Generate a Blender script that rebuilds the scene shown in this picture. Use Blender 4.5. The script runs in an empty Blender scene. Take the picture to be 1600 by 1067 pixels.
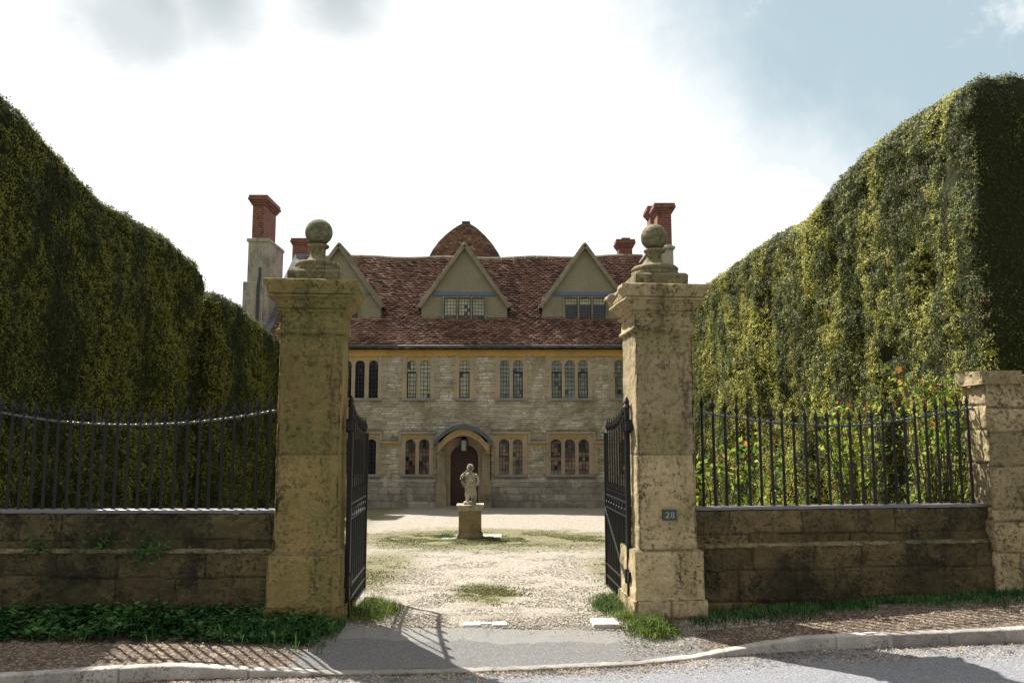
import bpy, math, random
import numpy as np
from mathutils import Vector, Matrix
R = math.radians
random.seed(7); rng = np.random.default_rng(7)
C = bpy.context.scene.collection
SC = bpy.context.scene

# ------------------------------------------------------------------ camera
F = 1280.0; EYE = 1.64; PITCH = math.atan(148.5 / F)
cam_d = bpy.data.cameras.new("camera"); cam = bpy.data.objects.new("camera", cam_d); C.objects.link(cam)
cam_d.sensor_width = 36; cam_d.lens = F / 1600 * 36; cam_d.clip_end = 2000; cam_d.clip_start = 0.05
cam.location = (0, 0, EYE); cam.rotation_euler = (math.pi / 2 + PITCH, 0, 0)
SC.camera = cam
SP, CP = math.sin(PITCH), math.cos(PITCH)
def at(px, py, Y):
    cx = (px - 800) / F; cy = (533.5 - py) / F
    t = Y / (CP - cy * SP)
    return Vector((cx * t, Y, EYE + (SP + cy * CP) * t))

# ------------------------------------------------------------------ light
SUN_AZ = R(-41); SUN_EL = R(51)         # azimuth measured from +Y, negative = to the left
world = bpy.data.worlds.new("World"); SC.world = world; world.use_nodes = True
sun_d = bpy.data.lights.new("sun", 'SUN'); sun = bpy.data.objects.new("sun", sun_d); C.objects.link(sun)
sun_d.energy = 5.0; sun_d.angle = R(0.5); sun_d.color = (1, 0.96, 0.90)
sdir = Vector((math.sin(SUN_AZ) * math.cos(SUN_EL), math.cos(SUN_AZ) * math.cos(SUN_EL), math.sin(SUN_EL)))
sun.rotation_euler = sdir.to_track_quat('Z', 'Y').to_euler(); sun.location = (-20, 30, 40)
SC.view_settings.view_transform = 'Standard'; SC.view_settings.look = 'None'
SC.view_settings.gamma = 1; SC.view_settings.exposure = 1.22
SC.cycles.max_bounces = 6; SC.cycles.use_denoising = True

class NT:
    def __init__(s, nt): s.nt = nt; s.l = nt.links
    def n(s, typ, ins=None, **kw):
        nd = s.nt.nodes.new(typ)
        for k, v in kw.items(): setattr(nd, k, v)
        for k, v in (ins or {}).items():
            sock = nd.inputs[k]
            if isinstance(v, bpy.types.NodeSocket): s.l.new(v, sock)
            else: sock.default_value = v
        return nd
    def math(s, op, a, b=0.0, c=0.0, clamp=False):
        nd = s.n('ShaderNodeMath', {0: a, 1: b, 2: c}, operation=op); nd.use_clamp = clamp; return nd.outputs[0]
    def vmath(s, op, a, b=(0, 0, 0)):
        return s.n('ShaderNodeVectorMath', {0: a, 1: b}, operation=op)
    def mix(s, f, a, b, mode='MIX'):
        nd = s.n('ShaderNodeMix', data_type='RGBA', blend_type=mode)
        for k, v in ((0, f), (6, a), (7, b)):
            if isinstance(v, bpy.types.NodeSocket): s.l.new(v, nd.inputs[k])
            else: nd.inputs[k].default_value = (tuple(v) + (1,)) if (k and len(v) == 3) else v
        return nd.outputs[2]
    def step(s, v, lo, hi):
        nd = s.n('ShaderNodeMapRange', {0: v, 1: lo, 2: hi, 3: 0.0, 4: 1.0}, interpolation_type='SMOOTHSTEP'); return nd.outputs[0]
    def noise(s, vec, scale, detail=4, rough=0.55, dist=0.0):
        return s.n('ShaderNodeTexNoise', {'Vector': vec, 'Scale': scale, 'Detail': detail, 'Roughness': rough, 'Distortion': dist}).outputs[0]
    def vor(s, vec, scale, out=0, feature='F1'):
        return s.n('ShaderNodeTexVoronoi', {'Vector': vec, 'Scale': scale}, feature=feature).outputs[out]

def build_world():
    w = NT(world.node_tree); w.nt.nodes.clear()
    sky = w.n('ShaderNodeTexSky', sky_type='NISHITA', sun_disc=False)
    sky.sun_elevation = SUN_EL; sky.sun_rotation = SUN_AZ; sky.air_density = 1.0; sky.dust_density = 1.6; sky.ozone_density = 1.0
    tc = w.n('ShaderNodeTexCoord').outputs['Generated']
    nn = w.noise(tc, 4.0, 8, 0.6, 0.3); n2 = w.noise(tc, 1.6, 4, 0.55)
    def blob(px, py, rad_lo, rad_hi, warp):
        d = (at(px, py, 10) - Vector((0, 0, EYE))).normalized()
        dp = w.vmath('DOT_PRODUCT', tc, tuple(d)).outputs['Value']
        ang = w.math('ARCCOSINE', dp)
        ang = w.math('ADD', ang, w.math('MULTIPLY', w.math('SUBTRACT', nn, 0.5), warp))
        return w.math('SUBTRACT', 1.0, w.step(ang, R(rad_lo), R(rad_hi)))
    gap = w.math('MULTIPLY', blob(1690, -330, 17.0, 30.0, 0.30), 0.93)
    gap = w.math('MAXIMUM', gap, w.math('MULTIPLY', blob(1760, -240, 24.0, 25.2, 0.34), 0.42))           # opening of blue sky, up to the right
    wisps = w.step(w.noise(tc, 7.0, 8, 0.62), 0.56, 0.70)
    gap = w.math('MULTIPLY', gap, w.math('SUBTRACT', 1.0, w.math('MULTIPLY', wisps, 0.55)))
    sep = w.n('ShaderNodeSeparateXYZ', {0: tc}).outputs
    behind = w.step(sep[1], 0.15, -0.45)                # unseen half away from the sun: broken cloud, added as fill light
    brk = w.step(w.noise(tc, 2.2, 6), 0.50, 0.38)
    clear = w.math('MAXIMUM', gap, w.math('MULTIPLY', behind, brk))
    grey = w.math('MAXIMUM', blob(340, -10, 0.5, 7.0, 0.22), w.math('MAXIMUM', blob(235, 5, 0.5, 5.5, 0.2), blob(530, -25, 1, 7.5, 0.22)))
    cloud = w.mix(w.math('MULTIPLY', w.math('MULTIPLY', grey, 0.95), w.math('ADD', 0.75, w.math('MULTIPLY', w.step(nn, .38, .62), .25))), (10.4, 10.4, 10.4), (4.3, 4.9, 5.2))
    cloud = w.mix(w.math('MULTIPLY', w.step(n2, 0.45, 0.72), w.math('SUBTRACT', 1.0, grey)), cloud, (9.4, 9.45, 9.45))
    cloud = w.mix(behind, cloud, (5.6, 5.5, 5.5))  # unseen cloud behind the view, brightened to fill the shaded fronts
    blue = w.mix(0.8, sky.outputs[0], (4.2, 5.5, 6.0))
    blue = w.mix(behind, blue, sky.outputs[0])
    col = w.mix(clear, cloud, blue)
    bg = w.n('ShaderNodeBackground', {0: col, 1: 0.052})
    out = w.n('ShaderNodeOutputWorld', {0: bg.outputs[0]})
build_world()

# ------------------------------------------------------------------ noise in python
def _hash(i, j, k, seed):
    h = (i * 374761393 + j * 668265263 + k * 2147483647 + seed * 1274126177) & 0xFFFFFFFF
    h = ((h ^ (h >> 13)) * 1274126177) & 0xFFFFFFFF
    h = ((h ^ (h >> 16)) * 2246822519) & 0xFFFFFFFF
    return ((h ^ (h >> 15)) & 0xFFFFFF) / float(0xFFFFFF)
def vn(p, s=1.0, seed=0):
    p = np.asarray(p, float) * s
    i = np.floor(p).astype(np.int64); f = p - i; f = f * f * (3 - 2 * f)
    r = 0
    for a in (0, 1):
        for b in (0, 1):
            for c in (0, 1):
                w = (f[:, 0] if a else 1 - f[:, 0]) * (f[:, 1] if b else 1 - f[:, 1]) * (f[:, 2] if c else 1 - f[:, 2])
                r = r + w * _hash(i[:, 0] + a, i[:, 1] + b, i[:, 2] + c, seed)
    return r * 2 - 1
def fbm(p, s=1.0, o=3, seed=0):
    r = 0; a = 1
    for k in range(o): r = r + a * vn(p, s * 2 ** k, seed + k); a *= 0.5
    return r

# ------------------------------------------------------------------ mesh helpers
WL = {}          # object name -> world location of its thing's base (unrotated things)
def tag(o, label=None, cat=None, group=None, kind=None):
    if label: o['label'] = label
    if cat: o['category'] = cat
    if group: o['group'] = group
    if kind: o['kind'] = kind
    return o
def thing(name, label, cat, loc=(0, 0, 0), rz=0.0, group=None):
    o = bpy.data.objects.new(name, None); C.objects.link(o); o.empty_display_size = 0.3
    o.location = loc; o.rotation_euler = (0, 0, rz); WL[o.name] = Vector(loc)
    return tag(o, label, cat, group)
class MB:
    def __init__(s): s.v = []; s.f = []; s.mi = []; s.m = 0
    def add(s, vs, fs):
        b = len(s.v); s.v += [tuple(v) for v in vs]; s.f += [tuple(b + i for i in f) for f in fs]; s.mi += [s.m] * len(fs)
    def box(s, x0, x1, y0, y1, z0, z1):
        if x0 > x1: x0, x1 = x1, x0
        if y0 > y1: y0, y1 = y1, y0
        if z0 > z1: z0, z1 = z1, z0
        s.add([(x0,y0,z0),(x1,y0,z0),(x1,y1,z0),(x0,y1,z0),(x0,y0,z1),(x1,y0,z1),(x1,y1,z1),(x0,y1,z1)],
              [(0,3,2,1),(4,5,6,7),(0,1,5,4),(1,2,6,5),(2,3,7,6),(3,0,4,7)])
    def tube(s, pts, r, n=6, cap=True):
        pts = [Vector(p) for p in pts]; rs = r if isinstance(r, (list, tuple)) else [r] * len(pts)
        vs = []; fs = []
        for i, p in enumerate(pts):
            d = (pts[min(i + 1, len(pts) - 1)] - pts[max(i - 1, 0)]).normalized()
            a = d.cross(Vector((0, 0, 1)) if abs(d.z) < 0.9 else Vector((1, 0, 0))).normalized(); b = d.cross(a)
            for k in range(n):
                t = 2 * math.pi * (k + .5) / n; vs.append(p + (a * math.cos(t) + b * math.sin(t)) * rs[i])
        for i in range(len(pts) - 1):
            for k in range(n):
                fs.append((i*n+k, (i+1)*n+k, (i+1)*n+(k+1)%n, i*n+(k+1)%n))
        if cap: fs.append(tuple(range(n))); fs.append(tuple((len(pts)-1)*n + n-1-k for k in range(n)))
        s.add(vs, fs)
    def lathe(s, prof, c=(0, 0, 0), n=24, sq=0.0, rot=0.0):
        # prof: (r, z); sq=1 makes it square in plan
        vs = []; fs = []
        for r, z in prof:
            for k in range(n):
                t = 2 * math.pi * k / n + rot; x, y = math.cos(t), math.sin(t)
                if sq: m = max(abs(math.cos(2*math.pi*k/n)), abs(math.sin(2*math.pi*k/n))); g = (1 - sq) + sq / m
                else: g = 1
                vs.append((c[0] + r * g * x, c[1] + r * g * y, c[2] + z))
        for i in range(len(prof) - 1):
            for k in range(n): fs.append((i*n+k, i*n+(k+1)%n, (i+1)*n+(k+1)%n, (i+1)*n+k))
        fs.append(tuple(n-1-k for k in range(n))); fs.append(tuple((len(prof)-1)*n+k for k in range(n)))
        s.add(vs, fs)
    def poly_y(s, pts, y0, y1):
        # closed polygon (x,z) counter-clockwise seen from -Y, extruded from y0 (front) to y1
        n = len(pts); vs = [(x, y0, z) for x, z in pts] + [(x, y1, z) for x, z in pts]
        s.add(vs, [tuple(range(n)), tuple(2*n-1-i for i in range(n))] + [(i, i+n, (i+1)%n+n, (i+1)%n) for i in range(n)])
    def beam(s, a, b, w, h, up=(0, 0, 1)):
        a = Vector(a); b = Vector(b); d = (b - a).normalized(); u = Vector(up); sd = d.cross(u).normalized() * (w / 2); u = sd.cross(d).normalized() * (h / 2)
        vs = [a-sd-u, a+sd-u, a+sd+u, a-sd+u, b-sd-u, b+sd-u, b+sd+u, b-sd+u]
        s.add(vs, [(0,1,2,3),(7,6,5,4),(0,4,5,1),(1,5,6,2),(2,6,7,3),(3,7,4,0)])
    def build(s, name, mats, parent=None, smooth=False, local=False, bevel=0):
        return mesh_obj(name, np.array(s.v, float), s.f, mats, parent, smooth, local, mi=s.mi, bevel=bevel)
def root_of(o):
    while o.parent: o = o.parent
    return o
def mesh_obj(name, V, faces, mats, parent=None, smooth=False, local=False, mi=None, col=None, bevel=0):
    me = bpy.data.meshes.new(name)
    V = np.array(V, float)
    if parent is not None and not local:
        V = V - np.array(root_of(parent).location)
    if isinstance(faces, np.ndarray):
        n, k = faces.shape
        me.vertices.add(len(V)); me.vertices.foreach_set('co', V.astype(np.float32).ravel())
        me.loops.add(n * k); me.loops.foreach_set('vertex_index', faces.astype(np.int32).ravel())
        me.polygons.add(n); me.polygons.foreach_set('loop_start', np.arange(0, n * k, k, dtype=np.int32))
        try: me.polygons.foreach_set('loop_total', np.full(n, k, dtype=np.int32))
        except Exception: pass
        me.update(calc_edges=True)
    else:
        me.from_pydata([tuple(v) for v in V], [], faces); me.update()
    if not isinstance(mats, (list, tuple)): mats = [mats]
    for m in mats: me.materials.append(m)
    if mi is not None and len(mats) > 1: me.polygons.foreach_set('material_index', np.array(mi, dtype=np.int32))
    if col is not None:
        a = me.color_attributes.new('Col', 'FLOAT_COLOR', 'POINT')
        c4 = np.ones((len(V), 4), np.float32); c4[:, :col.shape[1]] = col; a.data.foreach_set('color', c4.ravel())
    if smooth: me.polygons.foreach_set('use_smooth', np.ones(len(me.polygons), dtype=bool))
    o = bpy.data.objects.new(name, me); C.objects.link(o)
    if parent is not None: o.parent = parent
    if bevel:
        b = o.modifiers.new('bevel', 'BEVEL'); b.width = bevel; b.segments = 2; b.limit_method = 'ANGLE'
    return o
def grid_faces(nu, nv, wrap=False):
    # vertices indexed i*nv+j, i along u (0..nu-1), j along v
    i = np.arange(nu if wrap else nu - 1); j = np.arange(nv - 1)
    I, J = np.meshgrid(i, j, indexing='ij'); I2 = (I + 1) % nu
    return np.stack([I*nv+J, I2*nv+J, I2*nv+J+1, I*nv+J+1], -1).reshape(-1, 4)

# ------------------------------------------------------------------ materials
def newmat(name):
    m = bpy.data.materials.new(name); m.use_nodes = True; m.node_tree.nodes.clear(); return m, NT(m.node_tree)
def finish(t, color, rough=0.85, bump=None, bdist=0.01, metal=0.0, spec=0.5, bstr=1.0, extra=None):
    ins = {'Base Color': color, 'Roughness': rough, 'Metallic': metal, 'Specular IOR Level': spec}
    if extra: ins.update(extra)
    for k in ('Base Color',):
        if not isinstance(ins[k], bpy.types.NodeSocket): ins[k] = tuple(ins[k]) + (1,)
    if bump is not None:
        ins['Normal'] = t.n('ShaderNodeBump', {'Height': bump, 'Distance': bdist, 'Strength': bstr}).outputs[0]
    b = t.n('ShaderNodeBsdfPrincipled', ins)
    t.n('ShaderNodeOutputMaterial', {0: b.outputs[0]})
def objco(t): return t.n('ShaderNodeTexCoord').outputs['Object']
def stone_mat(name, c1, c2, stain, lich, sc=1.0, stain_lo=0.55, stain_hi=0.68, lich_lo=0.60, attr=False, mortar=(.2,.17,.12), bd=0.012, green=None, top=None):
    m, t = newmat(name); co = objco(t)
    a = t.noise(co, 2.2 * sc, 6, 0.6); b = t.noise(co, 9 * sc, 8, 0.65, 0.4); c = t.noise(co, 38 * sc, 6, 0.7); d = t.noise(co, 1.3 * sc, 3, 0.5, 0.6)
    col = t.mix(t.step(a, 0.35, 0.65), c1, c2)
    if attr:
        at_ = t.n('ShaderNodeAttribute', attribute_name='Col').outputs['Color']
        s3 = t.n('ShaderNodeSeparateXYZ', {0: at_}).outputs
        v = t.math('ADD', 0.74, t.math('MULTIPLY', s3[0], 0.52))
        col = t.mix(1.0, col, t.n('ShaderNodeCombineXYZ', {0: v, 1: v, 2: v}).outputs[0], 'MULTIPLY')
        col = t.mix(t.math('MULTIPLY', s3[2], 0.55), col, stain, 'MIX')
        col = t.mix(t.math('MULTIPLY', s3[1], 0.8), col, mortar)
    if green: col = t.mix(t.math('MULTIPLY', t.step(d, 0.45, 0.66), 0.75), col, green)
    e = t.noise(co, 24 * sc, 10, 0.78, 0.2); g = t.noise(t.n('ShaderNodeMapping', {'Vector': co, 'Scale': (1, 1, .35)}).outputs[0], 3.6 * sc, 8, 0.68, 0.5)
    mixn = t.math('ADD', t.math('ADD', t.math('MULTIPLY', d, 0.22), t.math('MULTIPLY', g, 0.42)), t.math('MULTIPLY', e, 0.36))
    st = t.math('MULTIPLY', t.step(mixn, stain_lo - .035, stain_lo + .045), 0.85)
    st = t.math('MULTIPLY', st, t.math('ADD', .25, t.math('MULTIPLY', t.step(t.noise(co, 1.7 * sc, 3, .5, .3), .42, .58), .75)))
    col = t.mix(st, col, stain)
    pit = t.math('MULTIPLY', t.step(e, 0.53, 0.61), 0.55)
    pit = t.math('MULTIPLY', pit, t.math('ADD', .35, t.math('MULTIPLY', t.step(t.noise(co, 2.9 * sc, 3, .5, .3), .40, .62), .8)))
    col = t.mix(pit, col, tuple(q * 1.5 for q in stain))
    col = t.mix(t.math('MULTIPLY', t.step(t.math('ADD', t.math('MULTIPLY', b, .5), t.math('MULTIPLY', c, .5)), lich_lo - .05, lich_lo + .06), 0.65), col, lich)
    k = t.math('ADD', 0.45, t.math('MULTIPLY', c, 1.1))
    col = t.mix(1.0, col, t.n('ShaderNodeCombineXYZ', {0: k, 1: k, 2: k}).outputs[0], 'MULTIPLY')
    h = t.math('ADD', t.math('MULTIPLY', b, 1.2), t.math('ADD', t.math('MULTIPLY', c, 0.5), t.math('MULTIPLY', e, 0.7)))
    h = t.math('SUBTRACT', h, t.math('ADD', t.math('MULTIPLY', st, 0.4), t.math('MULTIPLY', pit, .6)))
    finish(t, col, 0.92, h, bd, spec=0.25)
    return m
M = {}
M['pier'] = stone_mat('pier_limestone', (.26,.19,.075), (.18,.145,.052), (.05,.042,.02), (.42,.36,.22), 1.0, 0.535, 0.66, 0.66, attr=True, mortar=(.10,.08,.05), green=(.15,.15,.05))
M['pier_pale'] = stone_mat('pale_pier_limestone', (.44,.345,.20), (.32,.26,.14), (.045,.036,.022), (.48,.42,.28), 1.0, 0.53, 0.64, 0.64, attr=True, mortar=(.12,.10,.06), green=(.21,.175,.07))
M['cap'] = stone_mat('weathered_capstone', (.26,.21,.11), (.17,.145,.075), (.05,.05,.028), (.40,.36,.26), 1.2, 0.50, 0.62, 0.58, green=(.10,.105,.04))
M['ball'] = stone_mat('weathered_ball_stone', (.27,.225,.14), (.185,.165,.10), (.07,.075,.04), (.38,.34,.25), 1.5, 0.50, 0.66, 0.62, green=(.12,.13,.055))
M['wall'] = stone_mat('low_wall_limestone', (.125,.098,.045), (.080,.066,.032), (.026,.023,.014), (.25,.225,.13), 1.1, 0.50, 0.60, 0.63, attr=True, mortar=(.03,.025,.016), bd=0.02, green=(.055,.055,.022))
M['wall_r'] = stone_mat('low_wall_brown_limestone', (.16,.118,.055), (.11,.084,.040), (.034,.028,.017), (.25,.21,.13), 1.1, 0.51, 0.61, 0.66, attr=True, mortar=(.03,.025,.016), bd=0.02, green=(.075,.062,.028))
M['rubble'] = stone_mat('rubble_limestone', (.64,.58,.46), (.53,.485,.39), (.26,.23,.18), (.62,.57,.47), 0.9, 0.55, 0.72, 0.64, attr=True, mortar=(.34,.30,.23), bd=0.02, green=(.30,.27,.16))
M['plinth'] = stone_mat('grey_plinth_stone', (.50,.45,.36), (.40,.365,.30), (.22,.20,.17), (.32,.30,.26), 0.9, 0.5, 0.68, 0.64, attr=True, mortar=(.30,.27,.22), bd=0.02)
M['ashlar'] = stone_mat('dressed_ashlar', (.47,.38,.26), (.38,.32,.22), (.20,.175,.135), (.55,.50,.39), 0.9, 0.56, 0.74, 0.66)
M['ochre'] = stone_mat('ochre_ironstone', (.58,.37,.10), (.47,.31,.11), (.20,.14,.07), (.50,.37,.16), 0.8, 0.58, 0.76, 0.68)
M['render'] = stone_mat('dormer_plaster', (.28,.255,.175), (.245,.225,.16), (.14,.125,.08), (.31,.27,.17), 0.7, 0.58, 0.80, 0.70, bd=0.004)
M['barge'] = stone_mat('barge_stone', (.29,.25,.175), (.21,.185,.13), (.09,.08,.06), (.44,.40,.30), 1.2, 0.55, 0.74, 0.64)
M['sill'] = stone_mat('grey_sill_stone', (.33,.32,.30), (.26,.255,.245), (.15,.15,.14), (.42,.41,.38), 1.0, 0.58, 0.78, 0.66)
M['chim'] = stone_mat('grey_chimney_stone', (.40,.37,.30), (.31,.29,.24), (.14,.13,.11), (.48,.46,.40), 0.9, 0.52, 0.74, 0.62)
M['coping_stone'] = stone_mat('dark_gable_coping_stone', (.16,.165,.17), (.11,.115,.12), (.06,.06,.06), (.24,.24,.23), 1.0, 0.52, 0.70, 0.64)
M['statue'] = stone_mat('statue_stone', (.50,.45,.35), (.33,.29,.215), (.07,.065,.05), (.52,.49,.42), 4.0, 0.50, 0.62, 0.60, bd=0.006)
M['pedestal'] = stone_mat('pedestal_stone', (.30,.225,.12), (.22,.17,.095), (.07,.06,.04), (.38,.32,.2), 2.0, 0.54, 0.68, 0.66)
M['kerb'] = stone_mat('kerb_stone', (.38,.35,.31), (.27,.25,.22), (.11,.095,.075), (.50,.47,.43), 2.0, 0.57, 0.70, 0.64, attr=True, mortar=(.08,.07,.05), bd=0.006)
def brick_mat(name, c1, c2, mortar, sx=1.0):
    m, t = newmat(name); tc = t.n('ShaderNodeTexCoord').outputs['Object']
    nrm = t.n('ShaderNodeSeparateXYZ', {0: t.n('ShaderNodeNewGeometry').outputs['True Normal']}).outputs
    p = t.n('ShaderNodeSeparateXYZ', {0: tc}).outputs
    u = t.math('ADD', p[0], p[1])
    v = t.n('ShaderNodeCombineXYZ', {0: u, 1: p[2], 2: 0.0}).outputs[0]
    br = t.n('ShaderNodeTexBrick', {'Vector': v, 'Color1': c1 + (1,), 'Color2': c2 + (1,), 'Mortar': mortar + (1,), 'Scale': 1.0, 'Mortar Size': 0.009, 'Brick Width': 0.225, 'Row Height': 0.078, 'Bias': 0.0})
    k = t.noise(tc, 6, 6, 0.6)
    col = t.mix(t.step(k, 0.5, 0.72), br.outputs[0], (.10, .06, .045))
    finish(t, col, 0.9, t.math('SUBTRACT', t.math('MULTIPLY', t.noise(tc, 30, 4), 0.4), br.outputs[1]), 0.012, spec=0.25)
    return m
M['brick'] = brick_mat('red_brick', (.25, .080, .055), (.17, .060, .045), (.26, .20, .16))
def iron_mat():
    m, t = newmat('black_iron_paint'); co = objco(t); n = t.noise(co, 18, 5, 0.6)
    col = t.mix(t.step(n, 0.60, 0.72), (.006, .006, .007), (.030, .018, .013))
    finish(t, col, t.math('ADD', 0.30, t.math('MULTIPLY', n, 0.3)), t.noise(co, 70, 3), 0.0015, spec=0.35); return m
M['iron'] = iron_mat()
def rail_mat():
    m, t = newmat('glinting_iron_rail'); n = t.noise(objco(t), 14, 4)
    finish(t, t.mix(n, (.03, .03, .032), (.11, .11, .115)), .30, n, .002, spec=.7); return m  # paler grey base stands in for the sun's glint on the rail
M['rail'] = rail_mat()
def lead_mat(name, c, r=0.55):
    m, t = newmat(name); co = objco(t); n = t.noise(co, 5, 6, 0.6)
    k = t.math('ADD', 0.7, t.math('MULTIPLY', n, 0.6))
    col = t.mix(1.0, c, t.n('ShaderNodeCombineXYZ', {0: k, 1: k, 2: k}).outputs[0], 'MULTIPLY')
    finish(t, col, r, n, 0.006); return m
M['lead'] = lead_mat('grey_lead', (.10, .115, .125)); M['lead_blue'] = lead_mat('blue_grey_lead', (.10, .145, .25), 0.6)
M['coping'] = lead_mat('iron_coping_plate', (.16, .15, .155), 0.42)
M['gutter'] = lead_mat('dark_gutter_paint', (.03, .035, .045), 0.5)
M['flash'] = lead_mat('grey_lead_flashing', (.13, .14, .155), 0.65)
def tile_mat(name='clay_roof_tiles', attr=True):
    m, t = newmat(name); co = objco(t)
    if attr:
        s3 = t.n('ShaderNodeSeparateXYZ', {0: t.n('ShaderNodeAttribute', attribute_name='Col').outputs['Color']}).outputs
        r, g = s3[0], s3[1]
    else:
        br = t.vor(co, 9, 1); r = t.n('ShaderNodeSeparateXYZ', {0: br}).outputs[0]; g = t.n('ShaderNodeSeparateXYZ', {0: br}).outputs[1]
    ramp = t.n('ShaderNodeValToRGB', {0: r}); cr = ramp.color_ramp
    cr.elements[0].color = (.12, .070, .054, 1); cr.elements[1].color = (.52, .37, .29, 1)
    e = cr.elements.new(0.3); e.color = (.23, .125, .088, 1); e = cr.elements.new(0.65); e.color = (.30, .17, .12, 1)
    e = cr.elements.new(0.88); e.color = (.37, .23, .165, 1)
    n = t.noise(co, 1.1, 5, 0.6); n2 = t.noise(co, 14, 6, 0.65)
    col = t.mix(t.math('MULTIPLY', t.step(n, 0.50, 0.70), 0.6), ramp.outputs[0], (.11, .085, .07))
    col = t.mix(t.math('MULTIPLY', t.step(n2, 0.62, 0.74), 0.5), col, (.30, .28, .21))
    finish(t, col, 0.85, n2, 0.008, spec=0.3); return m
M['tile'] = tile_mat()
def glass_mat(name, c, rough=0.06, var=None):
    m, t = newmat(name); co = objco(t)
    col = c
    if var: col = t.mix(t.step(t.noise(co, 2.6, 3, 0.6, 0.5), 0.42, 0.60), c, var)
    finish(t, col, rough, t.noise(co, 7, 2), 0.003, spec=0.6); return m
M['glass_dark'] = glass_mat('dark_window_glass', (.018, .020, .022))
M['glass_blind'] = glass_mat('glass_before_cream_blind', (.46, .47, .31), 0.12, (.32, .34, .22))
M['glass_grey'] = glass_mat('glass_before_grey_curtain', (.24, .26, .20), 0.12, (.13, .15, .12))
M['glass_warm'] = glass_mat('glass_brown_reflections', (.27, .17, .10), 0.08, (.09, .065, .05))  # warm brown reflections painted into the pane colour
M['door'] = None
def door_mat():
    m, t = newmat('dark_oak_door'); co = objco(t)
    p = t.n('ShaderNodeMapping', {'Vector': co, 'Scale': (14, 14, 1.2)}).outputs[0]
    n = t.noise(p, 1.6, 6, 0.6, 0.5)
    finish(t, t.mix(n, (.035, .010, .008), (.075, .022, .016)), 0.5, n, 0.004); return m
M['door'] = door_mat()
def leaf_mat(name, dark, mid, bright, dry=None, big=0.5, trans=0.25, zs=0.5, lo=.2, hi=.8):
    m, t = newmat(name)
    g = t.n('ShaderNodeNewGeometry').outputs['Position']
    s3 = t.n('ShaderNodeSeparateXYZ', {0: t.n('ShaderNodeAttribute', attribute_name='Col').outputs['Color']}).outputs
    p = t.n('ShaderNodeMapping', {'Vector': g, 'Scale': (1, 1, zs)}).outputs[0]
    n = t.math('ADD', t.math('MULTIPLY', t.noise(p, big * 3.4, 5, 0.65, 0.5), .5), t.math('MULTIPLY', t.noise(p, big * 1.3, 3, 0.6, 0.9), .5))
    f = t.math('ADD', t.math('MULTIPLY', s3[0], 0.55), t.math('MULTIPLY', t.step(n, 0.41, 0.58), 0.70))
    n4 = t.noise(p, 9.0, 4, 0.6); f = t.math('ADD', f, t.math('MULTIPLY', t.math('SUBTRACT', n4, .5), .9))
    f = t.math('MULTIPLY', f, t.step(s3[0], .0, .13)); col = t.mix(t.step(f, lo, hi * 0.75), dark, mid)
    col = t.mix(t.step(f, hi * 0.7, hi * 1.25), col, bright)
    if dry: col = t.mix(t.step(s3[1], 0.90, 0.97), col, dry)
    d = t.n('ShaderNodeBsdfPrincipled', {'Base Color': col, 'Roughness': 0.65, 'Specular IOR Level': 0.18}).outputs[0]
    tr = t.n('ShaderNodeBsdfTranslucent', {0: col}).outputs[0]
    mx = t.n('ShaderNodeMixShader', {0: trans, 1: d, 2: tr}).outputs[0]
    t.n('ShaderNodeOutputMaterial', {0: mx}); return m
M['yew_r'] = leaf_mat('yew_foliage_sunlit', (.038, .054, .015), (.16, .185, .040), (.41, .395, .075), (.28, .16, .06), big=0.55, trans=0.15)  # lit copy: sunlight put into the leaf colour
M['yew_l'] = leaf_mat('yew_foliage_shaded', (.012, .022, .008), (.055, .073, .015), (.19, .19, .028), (.12, .08, .03), big=0.5, trans=0.15)  # left hedge's shade put into a darker copy of the leaf colour
def core_mat():
    m, t = newmat('hedge_inner_twigs'); co = t.n('ShaderNodeNewGeometry').outputs['Position']
    n = t.noise(co, 22, 5, 0.7); finish(t, t.mix(n, (.010, .012, .005), (.045, .05, .016)), 0.95, n, 0.06, spec=0.1); return m
M['core'] = core_mat()
M['weed'] = leaf_mat('weed_leaves', (.018, .060, .018), (.042, .12, .034), (.09, .19, .05), big=1.2, trans=0.2, zs=1)
M['grass'] = leaf_mat('grass_blades', (.03, .07, .012), (.075, .135, .024), (.19, .24, .05), (.26, .22, .10), big=1.2, trans=0.3, zs=1)
M['rose'] = leaf_mat('rose_leaves', (.035, .075, .012), (.11, .20, .025), (.32, .37, .055), (.50, .20, .06), big=1.0, trans=0.45, zs=1, lo=.1, hi=.65)
M['litter'] = leaf_mat('dry_leaf_litter', (.08, .055, .035), (.23, .165, .11), (.50, .40, .28), (.16, .13, .05), big=2.0, trans=0.05, zs=1)
M['moss'] = leaf_mat('moss_tufts', (.10, .105, .035), (.17, .175, .06), (.25, .24, .10), (.30, .26, .16), big=1.2, trans=0.15, zs=1)
def twig_mat():
    m, t = newmat('woody_stems'); co = objco(t); n = t.noise(co, 20, 4)
    finish(t, t.mix(n, (.06, .035, .022), (.14, .09, .055)), 0.9, n, 0.003); return m
M['twig'] = twig_mat()

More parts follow.
